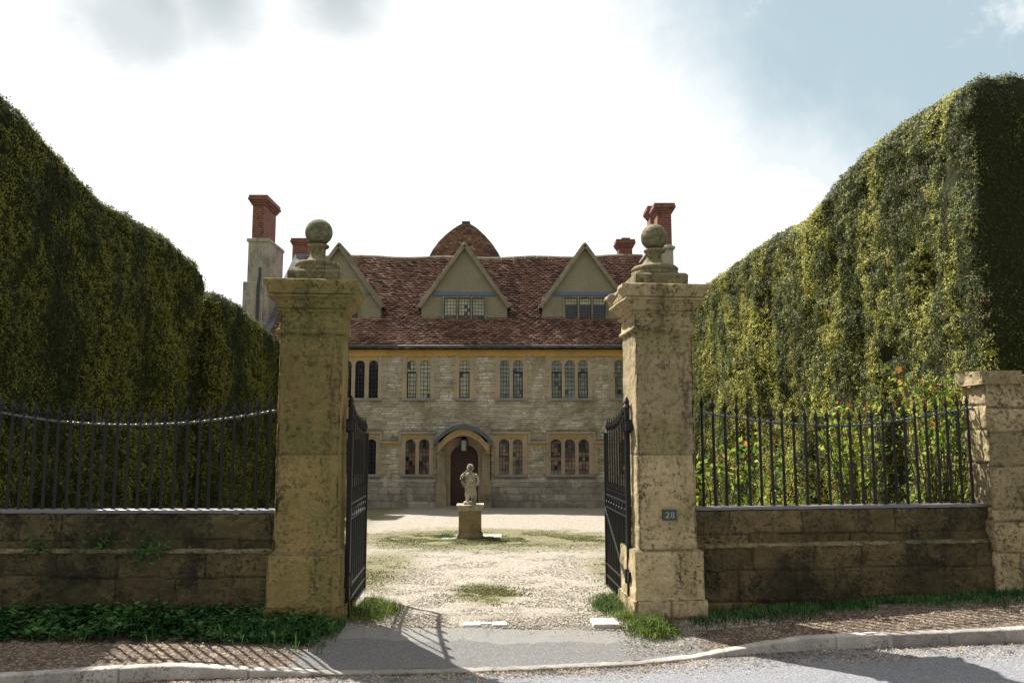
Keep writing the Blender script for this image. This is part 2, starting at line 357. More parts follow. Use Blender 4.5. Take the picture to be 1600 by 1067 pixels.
# ------------------------------------------------------------------ ground levels
KX = np.array([-40, -8.0, -3.9, -2.7, -1.3, -0.25, 1.05, 1.55, 2.45, 4.3, 8.0, 40])
KY = np.array([5.65, 5.65, 5.98, 6.28, 6.38, 6.44, 6.62, 6.77, 6.86, 6.84, 6.8, 6.8])
def kerb_y(x):
    return sum(np.interp(x + d, KX, KY) for d in (-.4, -.2, 0, .2, .4)) / 5
def road_z(x): return np.interp(x, [-40, -8, -2.5, 1.0, 4.2, 8, 40], [-0.28, -0.20, -0.145, -0.135, -0.005, 0.10, 0.2])
def kerb_z(x): return np.interp(x, [-40, -3.2, -2.55, -1.35, 1.45, 2.35, 40], [0.11, 0.11, 0.105, 0.022, 0.022, 0.105, 0.11]) + road_z(x)
def base_z(x): return np.interp(x, [-40, -8, -2.5, 1.4, 4.8, 8, 40], [-0.12, -0.05, 0.0, 0.0, 0.13, 0.22, 0.3])
def pave_z(x, y):
    k = np.clip((y - kerb_y(x) - 0.13) / 0.8, 0, 1)
    return kerb_z(x) * (1 - k) + base_z(x) * k
def court_z(x, y):
    z = np.interp(y, [7.3, 8.6, 16, 22.4, 26, 60], [0, -0.03, -0.30, -0.46, -0.56, -0.6])
    return z + base_z(x) * np.clip((9.5 - y) / 2.0, 0, 1)

def earth_mat():
    m, t = newmat('pavement_surface'); co = t.n('ShaderNodeNewGeometry').outputs['Position']
    p = t.n('ShaderNodeSeparateXYZ', {0: co}).outputs
    n = t.noise(co, 1.6, 6, 0.6, 0.4); f = t.noise(co, 60, 5, 0.75); v = t.vor(co, 130, 1)
    vr = t.n('ShaderNodeSeparateXYZ', {0: v}).outputs[0]
    earth = t.mix(t.step(n, 0.35, 0.7), (.19, .158, .13), (.34, .29, .245))
    earth = t.mix(t.math('MULTIPLY', t.step(vr, 0.72, 0.98), 0.7), earth, (.36, .28, .20))
    earth = t.mix(t.step(f, 0.62, 0.42), earth, (.07, .045, .03))
    tar = t.mix(f, (.115, .113, .108), (.205, .20, .19))
    tar = t.mix(t.math('MULTIPLY', t.step(vr, 0.6, 0.95), 0.5), tar, (.34, .34, .33))
    tar = t.mix(t.math('MULTIPLY', t.step(n, 0.56, 0.7), 0.5), tar, (.24, .19, .14))
    # tarmac apron in front of the gate, its border wandering
    w = t.math('MULTIPLY', t.math('SUBTRACT', t.noise(co, 3.0, 6, 0.6), 0.5), 1.0)
    leaf = t.n('ShaderNodeSeparateXYZ', {0: t.vor(co, 42, 1)}).outputs; earth = t.mix(t.math('MULTIPLY', t.step(leaf[0], .80, .86), .7), earth, (.40, .31, .21))
    earth = t.mix(t.math('MULTIPLY', t.step(leaf[1], .78, .86), .6), earth, (.06, .045, .035))
    a = t.math('ADD', p[0], w)
    ml = t.step(a, -1.85, -1.60); mr = t.step(a, 1.75, 1.45)
    k = t.math('MULTIPLY', ml, mr)
    col = t.mix(k, earth, tar)
    gr = t.mix(vr, (.21, .185, .145), (.44, .40, .34)); gb = t.math('ADD', p[1], t.math('MULTIPLY', w, .35))
    col = t.mix(t.math('MULTIPLY', k, t.step(gb, 7.36, 7.50)), col, gr)
    col = t.mix(t.math('MULTIPLY', t.math('MULTIPLY', t.step(gb, 7.05, 7.09), t.step(gb, 7.42, 7.36)), t.math('MULTIPLY', k, .45)), col, (.33, .315, .28))
    h = t.math('ADD', f, t.math('MULTIPLY', vr, 0.6))
    finish(t, col, 0.93, h, 0.012, spec=0.2); return m
def road_mat():
    m, t = newmat('road_asphalt'); co = t.n('ShaderNodeNewGeometry').outputs['Position']
    n = t.noise(co, 1.2, 6, 0.6); f = t.noise(co, 90, 4, 0.75); v = t.n('ShaderNodeSeparateXYZ', {0: t.vor(co, 110, 1)}).outputs[0]
    col = t.mix(f, (.13, .135, .145), (.22, .225, .235)); col = t.mix(t.math('MULTIPLY', t.step(v, 0.55, 0.95), 0.6), col, (.38, .38, .39))
    col = t.mix(t.math('MULTIPLY', t.step(n, 0.55, 0.75), 0.4), col, (.12, .11, .10))
    dd = t.vor(t.mix(.06, co, t.n('ShaderNodeTexNoise', {'Vector': co, 'Scale': 6.0}).outputs[1]), 1.6, 0, 'DISTANCE_TO_EDGE'); cw = t.math('ADD', dd, t.math('MULTIPLY', t.noise(co, 8, 4), 0.04))
    col = t.mix(t.math('MULTIPLY', t.step(cw, 0.024, 0.018), t.math('MULTIPLY', t.step(n, .50, .62), .6)), col, (.035, .03, .028))
    finish(t, col, 0.85, t.math('ADD', v, f), 0.008, spec=0.3); return m
def gravel_mat():
    m, t = newmat('gravel_with_moss'); co = t.n('ShaderNodeNewGeometry').outputs['Position']
    p = t.n('ShaderNodeSeparateXYZ', {0: co}).outputs
    vv = t.n('ShaderNodeTexVoronoi', {'Vector': co, 'Scale': 55.0}); vr = t.n('ShaderNodeSeparateXYZ', {0: vv.outputs[1]}).outputs
    n = t.noise(co, 1.1, 6, 0.6, 0.4); f = t.noise(co, 26, 6, 0.7); n3 = t.noise(co, 6, 6, 0.65)
    g = t.mix(vr[0], (.25, .22, .17), (.47, .425, .36)); g = t.mix(t.step(vr[1], 0.80, 0.96), g, (.20, .16, .12))
    g = t.mix(t.math('MULTIPLY', t.step(n3, 0.52, 0.68), 0.55), g, (.31, .255, .175))
    g = t.mix(t.math('MULTIPLY', t.step(f, 0.56, 0.72), 0.5), g, (.27, .22, .16))
    moss = t.mix(vr[2], (.10, .105, .035), (.20, .19, .08)); moss = t.mix(t.step(f, 0.46, 0.66), moss, (.28, .24, .165))
    def ell(cx, cy, rx, ry, lo, hi):
        dx = t.math('DIVIDE', t.math('SUBTRACT', p[0], cx), rx); dy = t.math('DIVIDE', t.math('SUBTRACT', p[1], cy), ry)
        d = t.math('SQRT', t.math('ADD', t.math('MULTIPLY', dx, dx), t.math('MULTIPLY', dy, dy)))
        d = t.math('ADD', d, t.math('MULTIPLY', t.math('SUBTRACT', n, 0.5), 1.1))
        d = t.math('ADD', d, t.math('MULTIPLY', t.math('SUBTRACT', n3, 0.5), 0.9))
        return t.step(d, hi, lo)
    k = t.math('MAXIMUM', ell(-0.6, 15.9, 3.1, 2.5, 0.75, 1.1), ell(-0.25, 9.1, 0.40, 0.85, 0.5, 1.15))
    k = t.math('MAXIMUM', k, ell(-2.0, 11.0, 0.8, 2.6, 0.5, 1.3)); k = t.math('MAXIMUM', k, ell(1.55, 10.6, 0.65, 2.6, 0.4, 1.2))
    k = t.math('MAXIMUM', k, ell(0.2, 15.8, 3.8, 1.0, 0.5, 1.2))
    side = t.math('MAXIMUM', t.step(p[0], -2.9, -3.8), t.step(p[0], 3.0, 3.8)); k = t.math('MAXIMUM', k, side)
    col = t.mix(t.math('MULTIPLY', k, 0.95), g, moss)
    h = t.math('SUBTRACT', t.math('MULTIPLY', f, 0.8), vv.outputs[0])
    finish(t, col, 0.93, h, 0.02, spec=0.2); return m
M['earth'] = earth_mat(); M['road'] = road_mat(); M['gravel'] = gravel_mat()
def field_mat():
    m, t = newmat('field_grass'); co = t.n('ShaderNodeNewGeometry').outputs['Position']; n = t.noise(co, 0.3, 6, 0.6); f = t.noise(co, 12, 6, 0.7)
    finish(t, t.mix(f, t.mix(n, (.05, .09, .02), (.10, .13, .035)), (.12, .12, .05)), 0.95, f, 0.05, spec=0.1); return m
M['field'] = field_mat()

def sheet(name, xs, ys, zf, mat, noise_amp=0.0, yoff=None):
    X, Y = np.meshgrid(xs, ys, indexing='ij'); X = X.ravel(); Y = Y.ravel()
    if yoff is not None: Y = yoff(X, Y)
    Z = zf(X, Y)
    P = np.stack([X, Y, Z], 1)
    if noise_amp: P[:, 2] += noise_amp * fbm(P * [1, 1, 0], 2.5, 5, 3) * 0.5
    o = mesh_obj(name, P, grid_faces(len(xs), len(ys)), mat, smooth=True); o['kind'] = 'structure'; return o
big = np.concatenate([[-900, -300, -100, -50, -30], np.linspace(-20, 20, 21), [30, 50, 100, 300, 900]])
sheet('ground', big, big, lambda x, y: -0.95 + 0 * x, M['field'])
xs = np.concatenate([np.linspace(-30, -6, 25), np.linspace(-5.9, 6.5, 240), np.linspace(7, 30, 24)])
# road: from the kerb towards and past the camera
sheet('road', xs, np.linspace(0, 1, 90), lambda x, y: road_z(x) + np.clip((kerb_y(x) - y) * 0.02, 0, 0.08), M['road'], 0.006,
      yoff=lambda X, T: kerb_y(X) + 0.01 - (T ** 2) * 14)
sheet('pavement', xs, np.linspace(0, 1, 60), lambda x, y: pave_z(x, y) - 0.004, M['earth'], 0.012, yoff=lambda X, T: kerb_y(X) + 0.10 + T * (8.0 - kerb_y(X) - 0.10))
xg = np.concatenate([np.linspace(-30, -5, 14), np.linspace(-4.5, 4.5, 150), np.linspace(5, 30, 14)])
yg = np.concatenate([np.linspace(7.72, 12, 120), np.linspace(12.1, 18, 60), np.linspace(18.3, 45, 40)])
sheet('gravel_drive', xg, yg, lambda x, y: court_z(x, y) + np.where(y < 8.02, 0.004, 0.004), M['gravel'], 0.02)

# kerb: stones butted end to end, one relief mesh
def build_kerb():
    xs = np.linspace(-9, 9, 1400)
    prof = [(0.0, -0.30), (0.0, -0.012), (0.004, -0.004), (0.012, 0.0), (0.05, 0.002), (0.095, 0.0), (0.108, -0.004), (0.108, -0.30)]
    nv = len(prof); P = []; col = []
    j = np.abs(((xs + 0.13) / 0.915) - np.round((xs + 0.13) / 0.915)) * 0.915
    jm = np.clip(1 - j / 0.009, 0, 1); ids = np.floor((xs + 0.13) / 0.915 + .5).astype(int)
    rr = np.random.default_rng(3).random(400)
    for (dy, dz) in prof:
        jig = (rr[ids % 400] - .5) * 0.006
        P.append(np.stack([xs, kerb_y(xs) + dy + 0.004 * jm * (dy < .06), kerb_z(xs) + dz + jig - 0.008 * jm * (dz > -.1)], 1))
        col.append(np.stack([rr[(ids * 7) % 400], jm, 0 * xs], 1))
    P = np.stack(P, 1).reshape(-1, 3); col = np.stack(col, 1).reshape(-1, 3)
    P += (fbm(P, 14, 3, 5) * 0.003)[:, None] * np.array([0, 1, 1])
    o = mesh_obj('kerb', P, grid_faces(len(xs), nv), M['kerb'], col=col, smooth=False); o['kind'] = 'structure'
build_kerb()

# ------------------------------------------------------------------ relief masonry
def relief(O, U, Vv, N, w, h, courses, res, blen, jd=0.012, jw=0.010, amp=0.006, off=0.006, seed=0, hole=None, extra=None, cap_back=0.0, taper=None, wob=0.0):
    """A stone face as a grid: origin O, unit axes U (along), Vv (up), N (outward). Returns verts, faces, colours."""
    nu = max(2, int(w / res) + 1); nv = max(2, int(h / res) + 1)
    us = np.linspace(0, w, nu); vs = np.linspace(0, h, nv)
    UU, VV = np.meshgrid(us, vs, indexing='ij'); u = UU.ravel(); v = VV.ravel()
    r = np.random.default_rng(seed)
    P0 = np.array(O) + u[:, None] * np.array(U) + v[:, None] * np.array(Vv)
    vw = v + wob * fbm(P0, 1.5, 2, seed + 9); uw = u + wob * fbm(P0, 3.0, 2, seed + 19)
    cb = np.concatenate([[-1e3], np.cumsum(courses)]) if courses else np.array([-1e3, 1e3])
    row = np.clip(np.searchsorted(cb, vw) - 1, 0, len(cb) - 1)
    lo = cb[row]; hi = np.where(row + 1 < len(cb), cb[np.minimum(row + 1, len(cb) - 1)], 1e3)
    dz = np.minimum(vw - lo, hi - vw)
    du = np.full(len(u), 1e3); rid = np.zeros(len(u)); rid2 = np.zeros(len(u)); bo = np.zeros(len(u))
    for k in range(len(cb)):
        m = row == k
        ed = [-r.random() * blen]
        while ed[-1] < w + 1: ed.append(ed[-1] + blen * (0.55 + 0.9 * r.random()))
        if not m.any(): continue
        ed = np.array(ed); i = np.searchsorted(ed, uw[m]) - 1; i = np.clip(i, 0, len(ed) - 2)
        du[m] = np.minimum(uw[m] - ed[i], ed[i + 1] - uw[m]) if blen < 9 else 1e3
        a = r.random(len(ed)); b = r.random(len(ed)); c = r.random(len(ed)) - .5
        rid[m] = a[i]; rid2[m] = b[i]; bo[m] = c[i]
    jm = np.clip(1.5 - np.minimum(dz, du) / jw, 0, 1); jm = jm * jm * (3 - 2 * jm)
    d = off * bo * 2 - jd * jm + amp * fbm(P0, 9, 4, seed + 3)
    if extra is not None:
        e = extra(u, v); d = d + e
    edge = np.minimum(np.minimum(u, w - u), 1.0); d = d - np.clip(0.014 - edge, 0, 1) * 0.6
    P = P0 + d[:, None] * np.array(N)
    Fc = grid_faces(nu, nv)
    if hole is not None:
        uc = (us[:-1] + us[1:]) / 2; vc = (vs[:-1] + vs[1:]) / 2
        A, B = np.meshgrid(uc, vc, indexing='ij'); Fc = Fc[~hole(A.ravel(), B.ravel())]
    col = np.stack([rid, jm, np.where(rid2 > 0.8, (rid2 - .8) * 3, 0)], 1)
    return P, Fc, col
class RM:
    def __init__(s): s.P = []; s.F = []; s.c = []; s.n = 0
    def add(s, P, Fc, c): s.P.append(P); s.F.append(Fc + s.n); s.c.append(c); s.n += len(P)
    def quad(s, a, b, c, d):
        s.add(np.array([a, b, c, d], float), np.array([[0, 1, 2, 3]]), np.tile([.5, 0., 0.], (4, 1)))
    def build(s, name, mat, parent=None, local=False, smooth=False):
        return mesh_obj(name, np.concatenate(s.P), np.concatenate(s.F), mat, parent, smooth, local, col=np.concatenate(s.c))
def relief_box(rm, x0, x1, y0, y1, z0, z1, courses, res, blen, seed=0, faces='fblr', top=True, extra_f=None, **kw):
    """Box whose sides are relief faces (f = -Y, b = +Y, l = -X, r = +X)."""
    if 'f' in faces: rm.add(*relief((x0, y0, z0), (1,0,0), (0,0,1), (0,-1,0), x1-x0, z1-z0, courses, res, blen, seed=seed, extra=extra_f, **kw))
    if 'r' in faces: rm.add(*relief((x1, y0, z0), (0,1,0), (0,0,1), (1,0,0), y1-y0, z1-z0, courses, res, blen, seed=seed+1, **kw))
    if 'b' in faces: rm.add(*relief((x1, y1, z0), (-1,0,0), (0,0,1), (0,1,0), x1-x0, z1-z0, courses, res*2, blen, seed=seed+2, **kw))
    if 'l' in faces: rm.add(*relief((x0, y1, z0), (0,-1,0), (0,0,1), (-1,0,0), y1-y0, z1-z0, courses, res, blen, seed=seed+3, **kw))
    if top:
        P, Fc, c = relief((x0, y0, z1 - 0.003), (1,0,0), (0,1,0), (0,0,1), x1-x0, y1-y0, [], max(res, .02), 9, seed=seed+4, **{k: v for k, v in kw.items() if k in ('amp',)})
        rm.add(P, Fc, c)

# ------------------------------------------------------------------ gate piers
def gate_pier(label, cx_px, Yf, rz, sw, mat, capmat, seed, zb):
    """cx_px pixel column of the shaft centre; Yf its front; sw the shaft width"""
    zt = lambda py: at(cx_px, py, Yf).z
    X = at(cx_px, 700, Yf).x
    root = thing('gate_pier', label, 'gate pier', (X, Yf, 0), rz, 'stone piers either side of the gate')
    h = sw / 2
    z_pl, z_ast, z_cor = zb['plinth'], zb['astragal'], zb['cornice']
    pw = h + 0.042
    rm = RM(); relief_box(rm, -pw - .02, pw + .02, -0.055, sw + 0.055, -0.12, 0.17, [0.13], 0.014, 0.33, seed, amp=0.014, off=0.012, wob=.01)
    rm.build('footing', mat, root, local=True)
    rm = RM(); relief_box(rm, -pw, pw, -0.042, sw + 0.042, 0.165, z_pl, [], 0.012, 9, seed + 10, amp=0.008)
    rm.build('plinth', mat, root, local=True)
    m = MB(); e = pw
    m.add([(-pw,-.042,z_pl-.004),(pw,-.042,z_pl-.004),(pw,sw+.042,z_pl-.004),(-pw,sw+.042,z_pl-.004),(-h,0,z_pl+.022),(h,0,z_pl+.022),(h,sw,z_pl+.022),(-h,sw,z_pl+.022)],
          [(0,1,5,4),(1,2,6,5),(2,3,7,6),(3,0,4,7),(4,5,6,7)])
    m.build('chamfer', capmat, root, local=True)
    H = z_ast - z_pl - .01
    def panel(u, v):
        a = np.minimum(np.minimum(u - 0.085, sw - 0.085 - u), np.minimum(v - 0.09, H - 0.20 - v))
        P = np.stack([u, v, 0 * u + seed], 1); a = a + 0.012 * fbm(P, 8, 3, seed)
        pits = np.clip(fbm(P, 7, 4, seed + 50) - 0.55, 0, 1) * -0.035
        edge = np.minimum(u, sw - u); chip = -np.clip(0.03 - edge, 0, 1) * np.clip(fbm(P, 11, 3, seed + 60) + .1, 0, 1) * 1.0
        return -0.020 * np.clip(a / 0.008, 0, 1) + pits + chip
    rm = RM(); relief_box(rm, -h, h, 0, sw, z_pl + .01, z_ast, [zb['joint'] - z_pl - .01, 9], 0.010, 9, seed + 20, extra_f=panel, amp=0.006, off=0.002, jd=0.008, jw=0.006)
    rm.build('shaft', mat, root, local=True)
    # cornice: square mouldings, profile (half width beyond shaft, z)
    f = zb['cor_f']; wc = zb['cor_w']
    prof = [(h + .002, z_ast - .012), (h + .016, z_ast - .002), (h + .030, z_ast + .004), (h + .032, z_ast + .014), (h + .030, z_ast + .026), (h + .014, z_ast + .030), (h + .012, z_ast + .042), (h + .004, z_ast + .046),
            (h + .002, f - .006), (h + .030, f), (h + .031, f + .018), (h + .010, f + .024)]
    z0 = f + .026; z1 = f + .026 + (z_cor - f) * .34
    for k in range(0, 7):
        t = k / 6; prof.append((h + .016 + wc * .48 * (t ** 1.5), z0 + (z1 - z0) * t))
    prof += [(h + .030 + wc * .52, z1 + .003), (h + .032 + wc * .52, z1 + .022), (h - .004 + wc * .50, z1 + .026), (h + wc * .66, z1 + .032), (h + wc * .70, z1 + .045), (h + wc * .86, z_cor - .052), (wc + h - .004, z_cor - .040), (wc + h, z_cor - .030), (wc + h, z_cor - .006), (wc + h - .012, z_cor), (wc + h - .12, z_cor + .022), (0.10, z_cor + .035)]
    n = 160; vs = []
    for r_, z in prof:
        for k in range(n):
            t = 4 * k / n; sgn = int(t) ; fr = (t - sgn) * 2 - 1
            x, y = [(fr, -1), (1, fr), (-fr, 1), (-1, -fr)][sgn]
            vs.append((x * r_, y * r_ + h, z))
    P = np.array(vs); N2 = fbm(P, 7, 4, seed + 31); N3 = fbm(P, 22, 3, seed + 33)
    top = np.clip((P[:, 2] - (z_cor - .10)) / .03, 0, 1)
    k = 1 + (N2 * 0.007 + N3 * .005 - top * np.clip(N2 + .15, 0, 1) * zb['erode']) / 0.4
    P[:, 0] *= k; P[:, 1] = (P[:, 1] - h) * k + h; P[:, 2] += top * N2 * .006
    i = np.arange(len(prof) - 1)[:, None]; j = np.arange(n)[None, :]
    Fc = np.stack([i*n+j, i*n+(j+1)%n, (i+1)*n+(j+1)%n, (i+1)*n+j], -1).reshape(-1, 4)
    col = np.tile([.5, 0., 0.], (len(P), 1))
    mesh_obj('cornice', P, Fc, mat, root, False, True, col=col)
    # finial
    zc = z_cor + .028; b = zb['fin']
    m = MB()
    m.lathe([(b*.97, -.03), (b, .0), (b, b*.34), (b*.93, b*.42), (b*.86, b*.44)], (0, h, zc), 48, sq=1.0)
    fb = m.build('finial', capmat, root, local=True)
    def rough_(o, a, sc, sd):
        me = o.data; n_ = len(me.vertices); A = np.empty(n_ * 3, np.float32); me.vertices.foreach_get('co', A); A = A.reshape(-1, 3)
        A = A + (a * fbm(A, sc, 4, sd))[:, None] * np.array([1, 1, .4]); me.vertices.foreach_set('co', A.astype(np.float32).ravel()); me.update()
    s1 = fb.modifiers.new('s', 'SUBSURF'); s1.subdivision_type = 'SIMPLE'; s1.levels = 1; s1.render_levels = 1
    rough_(fb, 0.010, 10, seed)
    m = MB(); q = b * .44
    prof = [(b*.86, q-.02), (b*.90, q+.01), (b*.90, q+.035), (b*.84, q+.045), (b*.88, q+.055), (b*.90, q+.075), (b*.82, q+.095), (b*.60, q+.105),
            (b*.42, q+.125), (b*.33, q+.15), (b*.30, q+.175), (b*.29, q+.235), (b*.40, q+.245), (b*.43, q+.260), (b*.40, q+.272), (b*.28, q+.278)]
    m.lathe(prof, (0, h, zc), 40); nk = m.build('neck', capmat, fb, smooth=True, local=True); rough_(nk, 0.006, 12, seed + 4)
    r = zb['ball']; zc2 = zc + q + .272 + r * .96
    m = MB(); m.lathe([(r * math.sin(math.pi * t / 24), -r * math.cos(math.pi * t / 24)) for t in range(1, 24)], (0, h, zc2), 48)
    bl = m.build('ball', M['ball'], fb, smooth=True, local=True); rough_(bl, 0.003, 9, seed + 5)
    return root
zL = lambda py: at(481, py, 7.35).z
zR = lambda py: at(1041, py, 7.65).z
pierL = gate_pier('olive-brown stone gate pier with a ball finial, beside the ivy weeds left of the drive', 481.5, 7.35, R(5), 0.555, M['pier'], M['cap'], 11,
    dict(plinth=zL(866), joint=zL(710), astragal=zL(520), cor_f=zL(487), cornice=zL(440), cor_w=0.143, erode=0.02, fin=0.235, ball=0.128))
pierR = gate_pier('paler chipped stone gate pier with a ball finial and the number 28 plaque', 1041, 7.65, R(5), 0.55, M['pier_pale'], M['cap'], 71,
    dict(plinth=zR(861), joint=zR(710), astragal=zR(517), cor_f=zR(490), cornice=zR(447), cor_w=0.15, erode=0.06, fin=0.255, ball=0.131))

# number plaque (digits drawn as strokes)
def plaque():
    c = pierR.matrix_basis; root = thing('number_plaque', 'small dark slate plaque with white number 28 on the right gate pier', 'house number')
    p = at(1046, 804, 7.66); root.location = (p.x, p.y, p.z)
    root.rotation_euler = (0, 0, R(5)); 
    y = 0.0
    m = MB(); w, h = .066, .048; y0 = -.019
    m.box(-w, w, y0, .02, -h, h); m.build('plate', M['slate'], root, local=True, bevel=0.004)
    def stroke(m, pts, wd):
        for i in range(len(pts) - 1):
            (x0, z0), (x1, z1) = pts[i], pts[i + 1]; d = Vector((x1 - x0, 0, z1 - z0)); L = d.length
            if L < 1e-6: continue
            wa, wb = wd[i], wd[i + 1]; nrm = Vector((-d.z, 0, d.x)) / L; e = d / L * .0012
            a = Vector((x0, y0 - .004, z0)) - e; b = Vector((x1, y0 - .004, z1)) + e
            v = [a - nrm * wa, b - nrm * wb, b + nrm * wb, a + nrm * wa]
            m.add(v + [q + Vector((0, .005, 0)) for q in v], [(0,1,2,3),(3,2,1,0),(0,4,5,1),(2,6,7,3)])
    m = MB()
    # 2
    pts = []; wd = []
    for k in range(13):
        t = R(165 - k * 17.0); pts.append((-.026 + .0135 * math.cos(t), .0125 + .0125 * math.sin(t))); wd.append(.0016 + .0018 * max(0, math.cos(t)))
    pts += [(-.026, -.010), (-.0395, -.0235)]; wd += [.0024, .0012]; stroke(m, pts, wd)
    stroke(m, [(-.041, -.0235), (-.012, -.0235), (-.010, -.015)], [.0026, .0026, .001])
    # 8
    for cz, rx, rz_ in ((.0125, .0115, .0115), (-.0115, .0140, .0135)):
        pts = []; wd = []
        for k in range(25):
            t = 2 * math.pi * k / 24; pts.append((.024 + rx * math.cos(t), cz + rz_ * math.sin(t))); wd.append(.0014 + .0014 * abs(math.cos(t)))
        stroke(m, pts, wd)
    m.build('numerals', M['white'], root, local=True)
M['slate'] = lead_mat('dark_slate', (.035, .045, .045), 0.5)
M['white'] = lead_mat('white_lettering', (.72, .72, .68), 0.6)
plaque()

# ------------------------------------------------------------------ low walls and end pier
def low_wall(name, label, a, b, z_top, z_led, mat, seed):
    """a, b front-face end points (x, y); built in a local frame along a->b"""
    ax, ay = a; bx, by = b; L = math.hypot(bx - ax, by - ay); rz = math.atan2(by - ay, bx - ax)
    root = thing(name, label, 'wall', (ax, ay, 0), rz)
    rm = RM()
    relief_box(rm, 0, L, -0.045, 0.36, -0.25, z_led, [0.36, 0.29, 9], 0.014, 0.62, seed, amp=0.020, off=0.010, jd=0.010, jw=0.007, wob=0.03, faces='fbl')
    rm.build('lower_courses', mat, root, local=True)
    rm = RM()
    relief_box(rm, 0, L, 0.0, 0.33, z_led - .02, z_top - .035, [0.125, 9], 0.014, 0.75, seed + 5, amp=0.020, off=0.008, jd=0.009, jw=0.007, wob=0.02, faces='fb')
    rm.build('upper_courses', mat, root, local=True)
    m = MB(); n = 60
    for i in range(n):   # worn sloping ledge
        x0, x1 = L * i / n, L * (i + 1) / n
        m.add([(x0, -.05 + .012*math.sin(i*1.7), z_led-.006), (x1, -.05 + .012*math.sin((i+1)*1.7), z_led-.006), (x1, .004, z_led+.028), (x0, .004, z_led+.028)], [(0,1,2,3)])
    o = m.build('ledge', M['cap'], root, local=True)
    m = MB(); m.box(0, L, 0.015, 0.175, z_top - .032, z_top); m.build('coping_plate', M['coping'], root, local=True, bevel=.004)
    return root
zt = at(300, 793, 7.5).z
xa = at(432, 800, 7.5).x
low_wall('boundary_wall', 'dark mossy low stone wall left of the gate under the railings', (-6.2, 7.46), (xa + .04, 7.46), at(300, 796, 7.5).z, at(300, 862, 7.45).z, M['wall'], 21)
A = at(1088, 795, 7.86); B = at(1541, 780, 8.30)
low_wall('boundary_wall', 'brown low stone wall right of the gate below the rose bushes', (A.x - .03, A.y - .02), (B.x + .03, B.y - .02), A.z + .015, at(1300, 850, 8.05).z, M['wall_r'], 31)
def end_pier():
    p = at(1541, 700, 8.22); root = thing('stone_end_pier', 'tall rough limestone end pier with a slab cap right of the railings', 'pier', (p.x, 8.22, 0))
    z1 = at(1560, 601, 8.22).z; x0 = p.x
    rm = RM(); relief_box(rm, x0, x0 + .42, 8.18, 8.58, -0.1, z1, [.62, .30, .12, .42, .34, .24, .3], 0.013, 0.9, 41, amp=0.014, off=0.012, jd=0.014, wob=0.02, faces='fblr')
    rm.build('shaft', M['pier_pale'], root)
    rm = RM(); relief_box(rm, x0 + .42, x0 + 3.2, 8.22, 8.56, -0.1, z1 - .02, [.2, .27, .22, .16, .25, .12, .26, .14, .22, .16, .1, .2, .2], 0.02, 0.36, 47, amp=0.018, off=0.016, jd=0.02, wob=0.03, faces='fb')
    rm.build('wing', M['pier_pale'], root)
    for i, (xx0, xx1, zz0, zz1, dy) in enumerate([(x0 - .06, x0 + .34, z1, z1 + .135, -.06), (x0 + .345, x0 + .86, z1 - .02, z1 + .09, -.03), (x0 + .87, x0 + 1.6, z1 - .02, z1 + .10, -.05), (x0 + 1.61, x0 + 2.4, z1-.02, z1 + .09, -.04), (x0 + 2.41, x0 + 3.2, z1-.02, z1 + .10, -.04)]):
        m = MB(); nx, ny, nz = 14, 10, 5; 
        rmm = RM(); relief_box(rmm, xx0, xx1, 8.18 + dy, 8.62, zz0, zz1, [], 0.03, 9, 60 + i, amp=0.03)
        o = rmm.build('cap_slab', M['pier_pale'], root)
end_pier()

# ------------------------------------------------------------------ railings
def spear(m, x, z, s=1.0, barbs=False, y=0.0):
    m.lathe([(.010*s, -.035*s), (.015*s, -.030*s), (.015*s, -.022*s), (.008*s, -.014*s), (.011*s, 0), (.025*s, .035*s), (.018*s, .058*s), (.006*s, .095*s), (.002*s, .125*s)], (x, y, z), 4 if not barbs else 6)
    if barbs:
        for sg in (-1, 1):
            m.tube([(x + sg*.006*s, y, z + .085*s), (x + sg*.010*s, y, z + .050*s), (x + sg*.022*s, y, z + .020*s), (x + sg*.044*s, y, z + .004*s)], [.002*s, .009*s, .009*s, .002*s], 5)
def copy_to(o, parent):
    c = o.copy(); C.objects.link(c); c.parent = parent; return c
def railing(name, label, a, b, zbase, curve, n, barbs, r=0.0135, tip=1.0):
    """a, b: (x, y) ends, curve(t) rail height at parameter t"""
    ax, ay = a; bx, by = b; L = math.hypot(bx - ax, by - ay); rz = math.atan2(by - ay, bx - ax)
    root = thing(name, label, 'railings', (ax, ay, 0), rz)
    m = MB(); K = 60; pts = [(L * i / K, 0, curve(i / K)) for i in range(K + 1)]
    for i in range(K):
        m.tube([pts[i], Vector(pts[i + 1]) + (Vector(pts[i+1]) - Vector(pts[i])) * .05], .0115, 10)
    m.build('top_rail', M['rail'], root, local=True, smooth=True)
    # a unit bar: 1 m tall, stretched per copy; its spear a sub-part
    for i in range(n):
        x = L * (i + .5) / n; z = curve((i + .5) / n)
        m = MB(); lean = random.uniform(-.006, .006)
        m.tube([(0, 0, 0), (0, 0, .012), (lean, 0, z - zbase + .02)], [r * 1.5, r, r], 8)
        bar = m.build('bar', M['iron'], root, local=True, smooth=False); bar.location = (x, 0, zbase)
        if i == 0:
            m = MB(); spear(m, 0, 0, tip, barbs); sp = m.build('spear_head', M['iron'], bar, local=True)
        else:
            sp = copy_to(sp, bar)
        sp.location = (lean, 0, z - zbase + .04)
    return root
def rail_curve(pts, Yf, ax, bx):
    X = []; Z = []
    for px, py in pts:
        Y = Yf(px); p = at(px, py, Y); X.append(p.x); Z.append(p.z)
    return lambda t: float(np.interp(ax + (bx - ax) * t, X, Z)) 
